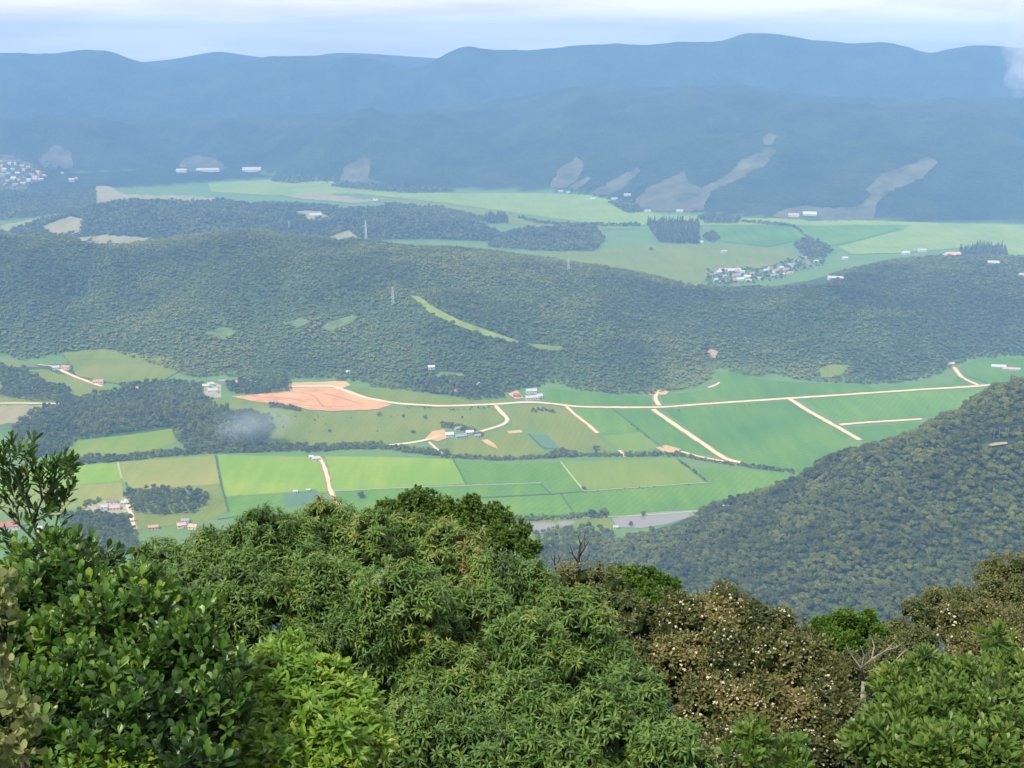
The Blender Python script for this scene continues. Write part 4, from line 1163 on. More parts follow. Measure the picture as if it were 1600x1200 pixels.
cluster(town, len(town), (14, 26), 'the hazy far town', 'houses of the far town', ['white', 'grey', 'orange', 'terracotta', 'metal'], ['grey', 'cream'], 6, 10)
for px_, py_, w, d, rc, lab in [(284, 269, 44, 22, 'white', 'white factory hall left of the far long sheds'), (325, 268, 100, 24, 'white', 'longest white factory shed at the foot of the far range'),
                                (394, 268, 84, 40, 'white', 'big white factory block right of the long sheds')]:
    house(px_, py_, w, d, 9, 3, 'white', rc, lab, 'factory_shed', 'factory', detail=False)
for px_, py_, w, rc, lab in [(493, 338, 40, 'white', 'white farm building on the low hill left of the mast'), (587, 314, 20, 'white', 'bright white hut on the far plain'), (960, 312, 22, 'white', 'white house under the clearings of the range'),
                             (926, 312, 18, 'metal', 'pale roof at the far field edge'), (1012, 331, 20, 'white', 'white house below the big cleared slope'), (1062, 331, 24, 'white', 'pale barn at the foot of the cleared slope'),
                             (1265, 336, 46, 'metal', 'blue-white shed at the foot of the right-hand clearing'), (1240, 338, 36, 'pink', 'long low house left of the blue-white shed'), (1094, 380, 18, 'white', 'white house beside the pine plantation'),
                             (1131, 395, 16, 'white', 'lone white hut on the pale far pasture'), (1552, 413, 26, 'white', 'white shed behind the ridge at the right'), (1440, 393, 24, 'white', 'pale farmhouse at the edge of the right far field'),
                             (1415, 397, 22, 'metal', 'small pale roof on the right far field'), (1488, 400, 44, 'orange', 'orange earth-coloured shed beside the dark plantation'), (1598, 432, 18, 'white', 'white house at the right edge behind the ridge'),
                             (178, 322, 24, 'white', 'white farm on the far pasture at left'), (40, 362, 26, 'white', 'white house on the low hill at left'), (876, 300, 18, 'white', 'white hut at the foot of the front range'),
                             (888, 302, 14, 'white', 'small pale hut right of the one under the range'), (980, 306, 26, 'pink', 'pinkish house among the range-foot trees'), (1320, 405, 16, 'metal', 'pale hut in the trees right of the hamlet')]:
    house(px_, py_, w, round(w * 0.55), 5, rd.choice([-10, 0, 10]), 'white' if rc != 'orange' else 'cream', rc, lab, detail=False)

# lattice masts
M['steel'] = plain('galvanised_steel', (0.72, 0.73, 0.74), (0.6, 0.62, 0.63), rough=0.5)
def mast(px, py, H, base, top, r, label, arms=()):
    root = empty('lattice_mast', hit(px, py), 0.4)
    legs = []
    for sx, sy in ((-1, -1), (1, -1), (1, 1), (-1, 1)):
        mb = MB(); mb.tube([(sx * base / 2, sy * base / 2, -1), (sx * top / 2, sy * top / 2, H)], [r, r * 0.8], 5); mb.build('leg', M['steel'], root)
    n = 10
    mb = MB()
    for k in range(n):
        t0, t1 = k / n, (k + 1) / n
        w0, w1 = (base + (top - base) * t0) / 2, (base + (top - base) * t1) / 2
        c = [(-1, -1), (1, -1), (1, 1), (-1, 1)]
        for i in range(4):
            a, b_ = c[i], c[(i + 1) % 4]
            mb.tube([(a[0] * w0, a[1] * w0, H * t0), (b_[0] * w1, b_[1] * w1, H * t1)], [r * .55] * 2, 4)
            mb.tube([(b_[0] * w0, b_[1] * w0, H * t0), (a[0] * w1, a[1] * w1, H * t1)], [r * .55] * 2, 4)
    mb.build('lattice', M['steel'], root)
    for z, L_ in arms:
        mb = MB()
        mb.tube([(-L_, 0, H * z), (0, 0, H * z + 1.2), (L_, 0, H * z)], [r * .5, r, r * .5], 4)
        mb.tube([(-L_, 0, H * z), (L_, 0, H * z)], [r * .5] * 2, 4)
        mb.build('cross_arm', M['steel'], root)
    tag(root, label, 'mast')
mast(572, 376, 62, 5.0, 2.6, 0.5, 'tall pale lattice mast on the crest of the ridge')
mast(614, 476, 36, 5.0, 1.4, 0.18, 'grey power pylon in the forest by the cleared strip', ((0.72, 6), (0.84, 5), (0.95, 4)))
mast(452, 362, 34, 5, 1.4, 0.2, 'faint power pylon on the low hill behind the ridge', ((0.75, 6), (0.9, 5)))
mast(888, 424, 30, 5, 1.4, 0.18, 'faint power pylon on the right shoulder of the ridge', ((0.75, 6), (0.9, 5)))

# smoke over the wood, wisp of cloud before the range
def puff_mat(name, color, dens):
    m, N, L, out = new_mat(name)
    v = N.new('ShaderNodeVolumePrincipled'); v.inputs['Color'].default_value = (*color, 1); v.inputs['Density'].default_value = dens
    L.new(v.outputs[0], out.inputs['Volume'])
    return m
def ico(name, mat, seed, sub=3, bumpy=0.25):
    import bmesh
    bm = bmesh.new(); bmesh.ops.create_icosphere(bm, subdivisions=sub, radius=1)
    for v in bm.verts:
        n = v.co.normalized()
        k = 1 + bumpy * float(fbm(np.array([n.x * 1.7 + seed]), np.array([n.y * 1.7 + n.z * 2.1]), 3, seed)[0])
        v.co = n * k
    me = bpy.data.meshes.new(name); bm.to_mesh(me); bm.free(); me.materials.append(mat)
    return me
sm = puff_mat('wood_smoke', (0.72, 0.80, 0.92), 0.0011)
root = empty('smoke', hit(396, 690))
rs = random.Random(4)
for k in range(16):
    px_, py_, s_ = 392 + rs.gauss(0, 26), 664 + rs.gauss(0, 11), rs.uniform(14, 34)
    o = link(bpy.data.objects.new('smoke_puff', ico('smoke_puff', sm, k + 3, 3, 0.6)), root)
    h_ = hit(396, 690)
    q = at(px_, py_, h_.y - 20 + rs.uniform(-10, 10)); o.location = q - h_; o.scale = (s_ * 1.3, s_, s_ * 0.7)
tag(root, 'thin bluish smoke drifting from the wood into the pasture', 'smoke', kind='stuff')

# ================================================================== shrubs in front of the viewpoint
def leaf_shape(L, W, kind, droop, fold, e0, nseg=4):
    """one leaf along +x, rising at e0 and curving down by droop; V-folded along the midrib"""
    ts = np.linspace(0, 1, nseg + 1)
    if kind == 'lance': wd = np.sin(math.pi * ts ** 0.85) ** 0.9
    elif kind == 'obovate': wd = np.sin(math.pi * ts ** 1.5) ** 0.8
    else: wd = np.sin(math.pi * ts ** 1.0) ** 0.7
    ang = e0 - droop * ts
    x = np.concatenate([[0], np.cumsum(np.cos((ang[1:] + ang[:-1]) / 2))]) * L / nseg
    z = np.concatenate([[0], np.cumsum(np.sin((ang[1:] + ang[:-1]) / 2))]) * L / nseg
    v, f = [(0, 0, 0)], []
    for i in range(1, nseg):
        w = W / 2 * wd[i]
        up = fold * w
        v += [(x[i], -w, z[i] + up), (x[i], 0, z[i]), (x[i], w, z[i] + up)]
    v.append((x[-1], 0, z[-1]))
    f += [(0, 1, 2), (0, 2, 3)]
    for i in range(nseg - 2):
        a = 1 + 3 * i
        f += [(a, a + 3, a + 4, a + 1), (a + 1, a + 4, a + 5, a + 2)]
    a = 1 + 3 * (nseg - 2); t = len(v) - 1
    f += [(a, t, a + 1), (a + 1, t, a + 2)]
    return np.array(v, float), f

def rosette(n, L, W, kind, droop, fold, elev, seed, stem=0.0, mixed=0.0):
    """a shoot tip (axis +z) with its leaves; returns verts, flat faces, counts, tint"""
    rd = np.random.default_rng(seed)
    V, F, C, T = [], [], [], []
    base = 0
    for k in range(n):
        t = k / max(1, n - 1)
        v, f = leaf_shape(L * rd.uniform(0.75, 1.15) * (1 - 0.25 * t), W * rd.uniform(0.85, 1.15), kind, droop * rd.uniform(0.6, 1.3), fold, elev[0] + (elev[1] - elev[0]) * t + rd.normal() * 0.12)
        a = k * 2.399 + rd.normal() * 0.25
        roll = rd.normal() * 0.25
        cr, sr = math.cos(roll), math.sin(roll)
        v = np.stack([v[:, 0], v[:, 1] * cr - v[:, 2] * sr * 0.3, v[:, 2] + v[:, 1] * sr], 1)
        ca, sa = math.cos(a), math.sin(a)
        v = np.stack([v[:, 0] * ca - v[:, 1] * sa, v[:, 0] * sa + v[:, 1] * ca, v[:, 2] + stem * t], 1)
        V.append(v); T.append(np.full(len(v), 0.5 + rd.normal() * 0.13 + 0.12 * (t - 0.5)))
        for q in f:
            F += [i + base for i in q]; C.append(len(q))
        base += len(v)
    return np.concatenate(V), np.array(F), np.array(C), np.concatenate(T)

def frames(axis, spin):
    """rotation matrices (n,3,3) taking +z to axis"""
    z = axis / np.linalg.norm(axis, axis=1, keepdims=True)
    h = np.where(np.abs(z[:, 2:3]) < 0.95, np.array([[0, 0, 1.0]]), np.array([[1.0, 0, 0]]))
    x = np.cross(h, z); x /= np.linalg.norm(x, axis=1, keepdims=True)
    y = np.cross(z, x)
    c, s_ = np.cos(spin)[:, None], np.sin(spin)[:, None]
    x2, y2 = x * c + y * s_, -x * s_ + y * c
    return np.stack([x2, y2, z], 2)

def place(tmpl, pick, Rm, P, S, dt):
    V, F, C, T = [], [], [], []
    base = 0
    for k in range(len(tmpl)):
        m_ = pick == k
        n = int(m_.sum())
        if not n: continue
        v, f, c, t = tmpl[k]
        W = np.einsum('nij,vj->nvi', Rm[m_], v) * S[m_][:, None, None] + P[m_][:, None, :]
        V.append(W.reshape(-1, 3))
        F.append((f[None, :] + (np.arange(n) * len(v))[:, None] + base).ravel())
        C.append(np.tile(c, n)); T.append((t[None, :] + dt[m_][:, None]).ravel())
        base += n * len(v)
    return np.concatenate(V), np.concatenate(F), np.concatenate(C), np.concatenate(T)

def lobes_from(lst, sub_n, sub_r, seed):
    """photo-space lobes (px, py, radius px, Y) -> spheres with smaller ones budding from them"""
    rd = np.random.default_rng(seed)
    out = []
    for px_, py_, r_, Y in lst:
        c = np.array(at(px_, py_, Y)); r = r_ / FPX * Y * 1.04
        out.append((*c, r * 0.92))
        for _ in range(sub_n):
            d = rd.normal(size=3); d[2] = abs(d[2]) * 0.9 - 0.15; d[1] = -abs(d[1]) if rd.random() < 0.65 else d[1]; d /= np.linalg.norm(d)
            q = c + d * r * 0.85
            out.append((*q, r * rd.uniform(*sub_r)))
    return np.array(out)

def crown_points(lob, n, seed, depth=(0.8, 1.04), low=-0.5):
    rd = np.random.default_rng(seed)
    w = lob[:, 3] ** 2
    P, D = [], []
    tot = 0
    while tot < n:
        k = rd.choice(len(lob), n, p=w / w.sum())
        d = rd.normal(size=(n, 3)); d /= np.linalg.norm(d, axis=1, keepdims=True)
        d[:, 2] = np.where(d[:, 2] < low, -d[:, 2], d[:, 2])
        p = lob[k, :3] + d * lob[k, 3:4] * rd.uniform(*depth, (n, 1))
        ins = np.zeros(n, bool)
        for l in lob:
            ins |= np.linalg.norm(p - l[:3], axis=1) < l[3] * 0.74
        P.append(p[~ins]); D.append(d[~ins]); tot += (~ins).sum()
        if (~ins).sum() == 0: break
    return np.concatenate(P)[:n], np.concatenate(D)[:n]

def limbs(mb, base, lob, r0, seed, wob=0.12, nmax=14):
    """tapered stems from the root to the lobes, forking on the way"""
    rd = random.Random(seed)
    base = Vector(base)
    top = Vector(lob[:, :3].mean(0))
    fork = base.lerp(top, 0.45) + Vector((rd.uniform(-.1, .1), rd.uniform(-.1, .1), 0))
    mb.tube([base - Vector((0, 0, 0.3)), base.lerp(fork, 0.5) + Vector((rd.uniform(-.08, .08), rd.uniform(-.08, .08), 0)), fork], [r0 * 1.3, r0, r0 * 0.8], 7)
    for l in lob[:nmax]:
        e = Vector(l[:3])
        mid = fork.lerp(e, 0.5) + Vector((rd.uniform(-wob, wob), rd.uniform(-wob, wob), -0.1 * (e - fork).length))
        mb.tube([fork, mid, e], [r0 * 0.6, r0 * 0.4, r0 * 0.15], 6)
        for _ in range(5):
            d = Vector((rd.gauss(0, 1), rd.gauss(0, 1), abs(rd.gauss(0, 1)))).normalized()
            mb.tube([mid.lerp(e, rd.uniform(0.2, 1)), e + d * l[3] * 0.5, e + d * l[3] * 0.95], [r0 * 0.18, r0 * 0.12, r0 * 0.05], 4, False)

def shrub(name, lst, tmpl, mat, bark, n, size, label, cat, seed, parts=0, part_name='leaf_rosette', axis=(0.6, 0.55, 0.3), subn=5, subr=(0.3, 0.5), inner=0.35, stem_r=0.05, dtint=0.12, patch=0.12, low=-0.5, group=None, depth=(0.8, 1.05), base=None, core=True):
    rd = np.random.default_rng(seed)
    lob = lobes_from(lst, subn, subr, seed)
    P, D = crown_points(lob, n, seed + 1, depth=depth, low=low)
    if inner:
        P2, D2 = crown_points(lob, int(n * inner), seed + 2, depth=(0.74, 0.82), low=-1)
        P = np.concatenate([P, P2]); D = np.concatenate([D, D2])
    N_ = len(P)
    ax = D * axis[0] + np.array([[0, 0, axis[1]]]) + rd.normal(size=(N_, 3)) * axis[2]
    Rm = frames(ax, rd.uniform(0, 6.28, N_))
    S = size * rd.uniform(0.75, 1.2, N_)
    pick = rd.integers(0, len(tmpl), N_)
    dt = rd.normal(size=N_) * dtint + patch * fbm(P[:, 0] * 2.2 + seed, P[:, 2] * 2.2 + P[:, 1], 3, seed) * 2
    c = lob[:len(lst), :3].mean(0) if subn == 0 else lob[::subn + 1, :3].mean(0)
    bx, by = (c[0], c[1] + 0.25) if base is None else base
    root_p = np.array([bx, by, float(ground(bx, by))])
    root = empty(name, tuple(root_p))
    mb = MB()
    lb = lob[::subn + 1].copy() if subn else lob.copy()
    lb[:, :3] -= root_p
    limbs(mb, (0, 0, 0), lb, stem_r, seed)
    mb.build('trunk', bark, root, True)
    sel = np.zeros(N_, bool)
    if parts:
        px_, py_ = project(P[:, 0], P[:, 1], P[:, 2])
        view = np.array([0, 0, CAMZ]) - P; dist_ = np.linalg.norm(view, axis=1); view /= dist_[:, None]
        score = (D * view).sum(1) * 0.6 + S / dist_ * 20 - 5.0 * ((px_ < 2) | (px_ > 1598) | (py_ > 1195) | (py_ < 5))
        score[n:] -= 5
        sel[np.argsort(-score)[:min(parts, N_ - 4)]] = True
    k = ~sel
    CV, CF, CC, CT = [], [], [], []
    cb = 0
    for l in lob:                                        # solid core of each lobe, interior shade painted as dark green
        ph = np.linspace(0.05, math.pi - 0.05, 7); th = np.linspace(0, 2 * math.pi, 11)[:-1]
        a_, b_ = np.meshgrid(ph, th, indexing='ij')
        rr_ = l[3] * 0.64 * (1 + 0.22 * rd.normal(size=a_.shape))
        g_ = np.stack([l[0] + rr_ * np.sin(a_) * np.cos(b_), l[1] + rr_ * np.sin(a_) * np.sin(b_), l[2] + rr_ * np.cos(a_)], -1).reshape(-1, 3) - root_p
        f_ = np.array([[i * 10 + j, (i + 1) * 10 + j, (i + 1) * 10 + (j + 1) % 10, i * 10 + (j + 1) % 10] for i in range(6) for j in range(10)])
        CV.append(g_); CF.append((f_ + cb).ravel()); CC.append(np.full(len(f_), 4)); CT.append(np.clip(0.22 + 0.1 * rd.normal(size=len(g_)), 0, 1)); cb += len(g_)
    mb2 = mesh_np('shade_core_mesh', np.concatenate(CV), np.concatenate(CF), np.concatenate(CC), False, None, M['inner'])
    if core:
        co = link(bpy.data.objects.new('shade_core', mb2), root); co['kind'] = 'stuff'
    V, F, C, T = place(tmpl, pick[k], Rm[k], P[k] - root_p, S[k], dt[k])
    crown = link(bpy.data.objects.new('crown', mesh_np('crown', V, F, C, True, {'tint': T}, mat)), root)
    if parts:
        crown['kind'] = 'stuff'
        mes = [mesh_np(part_name, v, f, c_, True, {'tint': t}, mat) for v, f, c_, t in tmpl]
        for i in np.nonzero(sel)[0]:
            o = link(bpy.data.objects.new(part_name, mes[pick[i]]), crown)
            mt_ = Matrix([[*Rm[i][r_] * S[i], P[i][r_] - root_p[r_]] for r_ in range(3)] + [[0, 0, 0, 1]])
            o.matrix_local = mt_
    tag(root, label, cat, group)
    return root, root_p, lob

LEAF = {}
LEAF['mango'] = leaf_mat('drooping_leaf', [(0.02, (0.038, 0.081, 0.016)), (0.4, (0.081, 0.162, 0.028)), (0.65, (0.124, 0.215, 0.034)), (0.92, (0.194, 0.258, 0.048)), (1.0, (0.258, 0.215, 0.065))], trans=0.28, rough=0.42, objvar=0.3, spec=0.4)
LEAF['bright'] = leaf_mat('bright_leaf', [(0.05, (0.057, 0.127, 0.014)), (0.45, (0.115, 0.241, 0.023)), (0.75, (0.196, 0.322, 0.029)), (1.0, (0.322, 0.368, 0.046))], trans=0.35, rough=0.42, objvar=0.25, spec=0.4)
LEAF['glossy'] = leaf_mat('ovate_leaf', [(0.05, (0.017, 0.043, 0.011)), (0.4, (0.034, 0.086, 0.014)), (0.65, (0.078, 0.174, 0.022)), (1.0, (0.216, 0.324, 0.042))], trans=0.3, rough=0.38, objvar=0.3, spec=0.45)
LEAF['dark'] = leaf_mat('small_dark_leaf', [(0.05, (0.03, 0.065, 0.010)), (0.5, (0.07, 0.14, 0.018)), (0.8, (0.12, 0.20, 0.026)), (1.0, (0.18, 0.24, 0.04))], trans=0.3, rough=0.45, objvar=0.2)
LEAF['flatgreen'] = leaf_mat('flat_crown_leaf', [(0.05, (0.036, 0.086, 0.007)), (0.5, (0.072, 0.158, 0.012)), (1.0, (0.122, 0.216, 0.022))], trans=0.35, rough=0.5, objvar=0.2)
LEAF['brown'] = leaf_mat('russet_leaf', [(0.05, (0.06, 0.075, 0.02)), (0.4, (0.125, 0.14, 0.038)), (0.7, (0.20, 0.185, 0.06)), (1.0, (0.30, 0.23, 0.10))], trans=0.25, rough=0.5, objvar=0.2)
LEAF['dull'] = leaf_mat('dull_leaf', [(0.05, (0.052, 0.068, 0.023)), (0.5, (0.111, 0.137, 0.042)), (0.8, (0.195, 0.202, 0.065)), (1.0, (0.312, 0.247, 0.098))], trans=0.25, rough=0.5, objvar=0.2)
LEAF['khaki'] = leaf_mat('khaki_leaf', [(0.05, (0.10, 0.135, 0.04)), (0.5, (0.20, 0.235, 0.075)), (1.0, (0.34, 0.35, 0.14))], trans=0.3, rough=0.45, objvar=0.4)
LEAF['rosette'] = leaf_mat('rosette_leaf', [(0.05, (0.046, 0.098, 0.018)), (0.5, (0.098, 0.184, 0.030)), (0.8, (0.172, 0.253, 0.041)), (1.0, (0.265, 0.299, 0.069))], trans=0.3, rough=0.42, objvar=0.3, spec=0.4)
M['inner'] = plain('shade_core', (0.050, 0.075, 0.024), (0.030, 0.045, 0.015), scale=25, rough=1.0, spec=0.0, bump=0.02)  # darker than the leaves: shade inside the crowns put into the colour
M['flower'] = plain('white_flower', (0.66, 0.62, 0.48), (0.52, 0.45, 0.30), scale=60, rough=0.7)

T_MANGO = [rosette(11 + k % 4, 0.15, 0.022, 'lance', 2.1, 0.3, (0.35, 1.3), 400 + k, 0.035) for k in range(6)]
T_BRIGHT = [rosette(11 + k % 3, 0.12, 0.028, 'lance', 1.3, 0.3, (0.25, 1.3), 420 + k, 0.06) for k in range(5)]
T_OVATE = [rosette(7 + k % 4, 0.095, 0.036, 'obovate', 0.35, 0.3, (0.35, 1.3), 440 + k, 0.10) for k in range(6)]
T_TUFT = [rosette(9, 0.06, 0.026, 'oval', 0.4, 0.2, (0.2, 1.3), 460 + k, 0.03) for k in range(4)]
T_SMALL = [rosette(7, 0.05, 0.018, 'oval', 0.4, 0.2, (0.1, 1.2), 480 + k, 0.05) for k in range(4)]
T_OBO = [rosette(10 + k % 4, 0.11, 0.028, 'obovate', 0.3, 0.25, (0.4, 1.4), 500 + k, 0.07) for k in range(5)]
T_KHAKI = [rosette(4, 0.075, 0.05, 'obovate', 0.35, 0.15, (0.4, 1.2), 520 + k, 0.07) for k in range(4)]
T_SPRIG = [rosette(8 + k % 3, 0.07, 0.017, 'obovate', 0.15, 0.2, (0.55, 1.3), 540 + k, 0.06) for k in range(4)]

def yq(py, y0, p0, y1, p1):
    return y0 + (y1 - y0) * (py - p0) / (p1 - p0)

# large shrub with drooping leaves, centre
big = [(250, 895, 52), (325, 868, 52), (400, 842, 50), (450, 850, 50), (520, 832, 52), (570, 855, 50), (625, 862, 60), (700, 884, 62), (775, 906, 58), (840, 940, 58), (900, 975, 58),
       (300, 950, 70), (400, 945, 80), (510, 950, 80), (620, 960, 80), (730, 985, 80), (830, 1020, 76), (930, 1040, 70), (985, 1090, 60),
       (470, 1040, 75), (590, 1060, 82), (710, 1085, 82), (830, 1115, 80), (940, 1140, 76), (1040, 1170, 66), (660, 1160, 80), (780, 1190, 80), (900, 1215, 75), (1010, 1230, 70), (1090, 1225, 50), (480, 895, 55), (395, 905, 52), (560, 1005, 60), (350, 1010, 60), (330, 900, 48)]
_j = random.Random(5)
big = [(x + _j.uniform(-8, 8), y + _j.uniform(-6, 6), r * _j.uniform(0.9, 1.04), yq(y, 13.0, 840, 8.6, 1200) + _j.uniform(-0.55, 0.55)) for x, y, r in big]
shrub('drooping_leaf_shrub', big, T_MANGO, LEAF['mango'], M['brownbark'], 5600, 0.77, 'large rounded shrub with drooping narrow leaves filling the centre foreground', 'shrub', 1001, parts=300, axis=(0.6, 0.6, 0.25), patch=0.22, subn=7, subr=(0.22, 0.42), depth=(0.8, 1.16))
# darker small-leaved shrub rising behind it
shrub('small_leaf_shrub', [(606, 808, 24, 16.2), (650, 788, 27, 16), (692, 802, 22, 16), (735, 800, 26, 16), (775, 812, 26, 16), (806, 834, 20, 15.8), (720, 834, 34, 15.8), (660, 828, 34, 15.8), (826, 862, 18, 15.4), (785, 850, 28, 15.6)], T_TUFT, LEAF['dark'], M['brownbark'], 1100, 1.0,
      'dark green small-leaved shrub poking out behind the large drooping shrub', 'shrub', 1011, axis=(0.5, 0.7, 0.25))
# yellowish-green spray right behind
shrub('green_topped_shrub', [(1000, 918, 34, 14.5), (1030, 925, 26, 14.3), (970, 915, 30, 14.7), (1010, 950, 32, 14)], T_TUFT, LEAF['flatgreen'], M['brownbark'], 560, 1.1, 'bright green shrub top right of the bare brown thicket', 'shrub', 1021)
# thicket of brown twigs
shrub('brown_thicket', [(905, 912, 36, 13.6), (950, 918, 38, 13.8), (930, 955, 45, 13), (985, 970, 40, 12.8), (960, 1005, 40, 12.2), (1020, 985, 36, 12.9), (1000, 1040, 40, 12.2), (1040, 1010, 36, 12.6), (1010, 1085, 40, 11.6)], T_SMALL, LEAF['dull'], M['twig'], 700, 1.0, 'half-bare brown thicket between the big shrub and the flowering bush', 'shrub', 1031, inner=0.1, stem_r=0.035)

# left: broad-leaved dark shrub
left = [(70, 890, 42), (130, 905, 50), (60, 950, 55), (150, 965, 62), (212, 945, 40), (230, 990, 62), (120, 1030, 74), (40, 1030, 55), (300, 985, 44), (300, 1040, 60), (210, 1070, 70), (340, 1060, 46), (120, 1110, 74), (250, 1140, 70), (340, 1130, 56), (170, 1190, 70), (70, 1180, 60), (300, 1210, 60)]
left = [(x, y, r, yq(y, 7.6, 850, 5.6, 1200)) for x, y, r in left]
shrub('broad_leaf_shrub', left, T_OVATE, LEAF['glossy'], M['brownbark'], 900, 0.95, 'dark glossy shrub with oval leaves filling the left foreground', 'shrub', 1041, parts=300, part_name='leaf_spray', axis=(0.4, 0.85, 0.3), inner=0.8, patch=0.3, dtint=0.14)
# bright bush in front
br = [(400, 1062, 40), (450, 1058, 44), (430, 1110, 60), (510, 1090, 48), (550, 1120, 46), (480, 1150, 60), (400, 1160, 50), (560, 1165, 40), (520, 1200, 55), (440, 1205, 50)]
shrub('bright_leaf_bush', [(x, y, r, yq(y, 7.4, 1060, 6.3, 1200)) for x, y, r in br], T_BRIGHT, LEAF['bright'], M['twig'], 900, 0.92, 'bright yellow-green bush with narrow leaves at the bottom left of centre', 'shrub', 1051, parts=220, axis=(0.5, 0.75, 0.25))
shrub('bright_leaf_bush', [(140, 1195, 30, 5.6), (185, 1200, 34, 5.6), (235, 1210, 28, 5.6)], T_BRIGHT, LEAF['bright'], M['twig'], 150, 0.85, 'low bright-leaved sprout at the bottom edge under the dark glossy shrub', 'shrub', 1056, parts=60)
# pale khaki leaves at the left edge
shrub('khaki_leaf_shrub', [(-22, 940, 38, 4.2), (-4, 990, 28, 4.1), (-30, 1050, 34, 4.0), (8, 1125, 30, 3.9), (0, 1180, 40, 3.8), (40, 1165, 18, 3.9)], T_KHAKI, LEAF['khaki'], M['twig'], 210, 0.75, 'pale khaki round-leaved shrub at the left edge', 'shrub', 1061, parts=140, part_name='leaf_spray', inner=0.3, stem_r=0.02)
# flowering russet bush
fl = [(1075, 975, 46), (1130, 965, 46), (1185, 990, 46), (1060, 1040, 50), (1130, 1040, 60), (1200, 1050, 58), (1255, 1040, 44), (1290, 1085, 44), (1110, 1110, 58), (1190, 1120, 66), (1270, 1130, 56), (1320, 1120, 36), (1150, 1180, 60), (1240, 1190, 60), (1310, 1180, 44)]
fl = [(x, y, r, yq(y, 12.6, 960, 10.4, 1200)) for x, y, r in fl]
r_, rp, lob = shrub('flowering_bush', fl, T_SMALL, LEAF['brown'], M['twig'], 3600, 1.25, 'russet bush dotted with white flowers right of centre', 'shrub', 1071, axis=(0.6, 0.5, 0.4), patch=0.3)
def flowers(root, rp, lob, n, size, seed, parts):
    rd = np.random.default_rng(seed)
    P, D = crown_points(lob, n, seed, depth=(1.0, 1.12), low=-0.3)
    px_, py_ = project(P[:, 0], P[:, 1], P[:, 2])
    mes = []
    for k in range(3):
        t = rosette(6, 0.022, 0.017, 'oval', 0.6, 0.2, (0.4, 1.0), seed + k, 0.004)
        mes.append(mesh_np('flower', t[0], t[1], t[2], True, None, M['flower']))
    for i in range(n):
        o = link(bpy.data.objects.new('flower', mes[i % 3]), root)
        o.location = P[i] - rp
        q = Vector(D[i] + np.array([0, 0, 0.5])).to_track_quat('Z', 'Y'); o.rotation_euler = q.to_euler()
        s_ = size * rd.uniform(0.6, 1.25); o.scale = (s_, s_, s_)
def more_flowers(root, rp, lob, n, size, seed):
    rd_ = np.random.default_rng(seed)
    P, D = crown_points(lob, n, seed, depth=(1.02, 1.14), low=-0.5)
    tm = [rosette(6, 0.022, 0.017, 'oval', 0.6, 0.2, (0.4, 1.0), seed + k, 0.004) for k in range(3)]
    V, F, C, T = place(tm, rd_.integers(0, 3, n), frames(D + np.array([[0, 0, 0.5]]), rd_.uniform(0, 6, n)), P - rp, size * rd_.uniform(0.5, 1.1, n), np.zeros(n))
    o = link(bpy.data.objects.new('blossom', mesh_np('blossom', V, F, C, True, None, M['flower'])), root); o['kind'] = 'stuff'
flowers(r_, rp, lob, 295, 1.0, 91, 0)
more_flowers(r_, rp, lob, 1500, 0.85, 191)
# wind-bent dull shrubs at right
r_, rp, lob = shrub('wind_bent_shrub', [(1580, 895, 30, 16), (1545, 905, 28, 16), (1600, 935, 40, 15.6), (1550, 940, 36, 15.6), (1500, 945, 30, 15.4), (1460, 940, 24, 15.6), (1435, 962, 26, 15.2), (1600, 985, 44, 15), (1480, 980, 32, 15)], T_SMALL, LEAF['dull'], M['palebark'], 1700, 1.0,
      'dull olive wind-bent shrub on the slope at the right edge', 'shrub', 1081, inner=0.2, axis=(0.3, 0.9, 0.2))
r_, rp, lob = shrub('flowering_bush', [(1500, 985, 36, 13), (1540, 975, 38, 13), (1560, 1010, 40, 12.6), (1510, 1020, 36, 12.6), (1600, 1015, 36, 12.6)], T_SMALL, LEAF['brown'], M['twig'], 1000, 1.0, 'smaller russet flowering bush below the wind-bent shrub', 'shrub', 1091, patch=0.2)
flowers(r_, rp, lob, 160, 0.9, 97, 0)
# flat-topped bright green tree with twisted grey limbs
r_, rp, lob = shrub('flat_topped_tree', [(1290, 985, 20, 14.2), (1318, 980, 24, 14.2), (1350, 984, 24, 14.2), (1372, 996, 16, 14), (1300, 1004, 22, 13.8), (1330, 1012, 24, 13.6)], T_TUFT, LEAF['flatgreen'], M['palebark'], 620, 1.0, 'bright green flat-topped tree with twisted grey limbs at right', 'tree', 1101, inner=0.1, axis=(0.2, 1.0, 0.2))
shrub('olive_scrub', [(1400, 1000, 30, 14.4), (1430, 1015, 34, 14), (1380, 1035, 34, 13.4), (1440, 1055, 36, 12.8), (1350, 1060, 30, 13), (1500, 1055, 34, 12), (1320, 1050, 28, 13)], T_SMALL, LEAF['dull'], M['palebark'], 1100, 1.05, 'dull green scrub between the flat-topped tree and the rosette bush', 'shrub', 1111, inner=0.1)

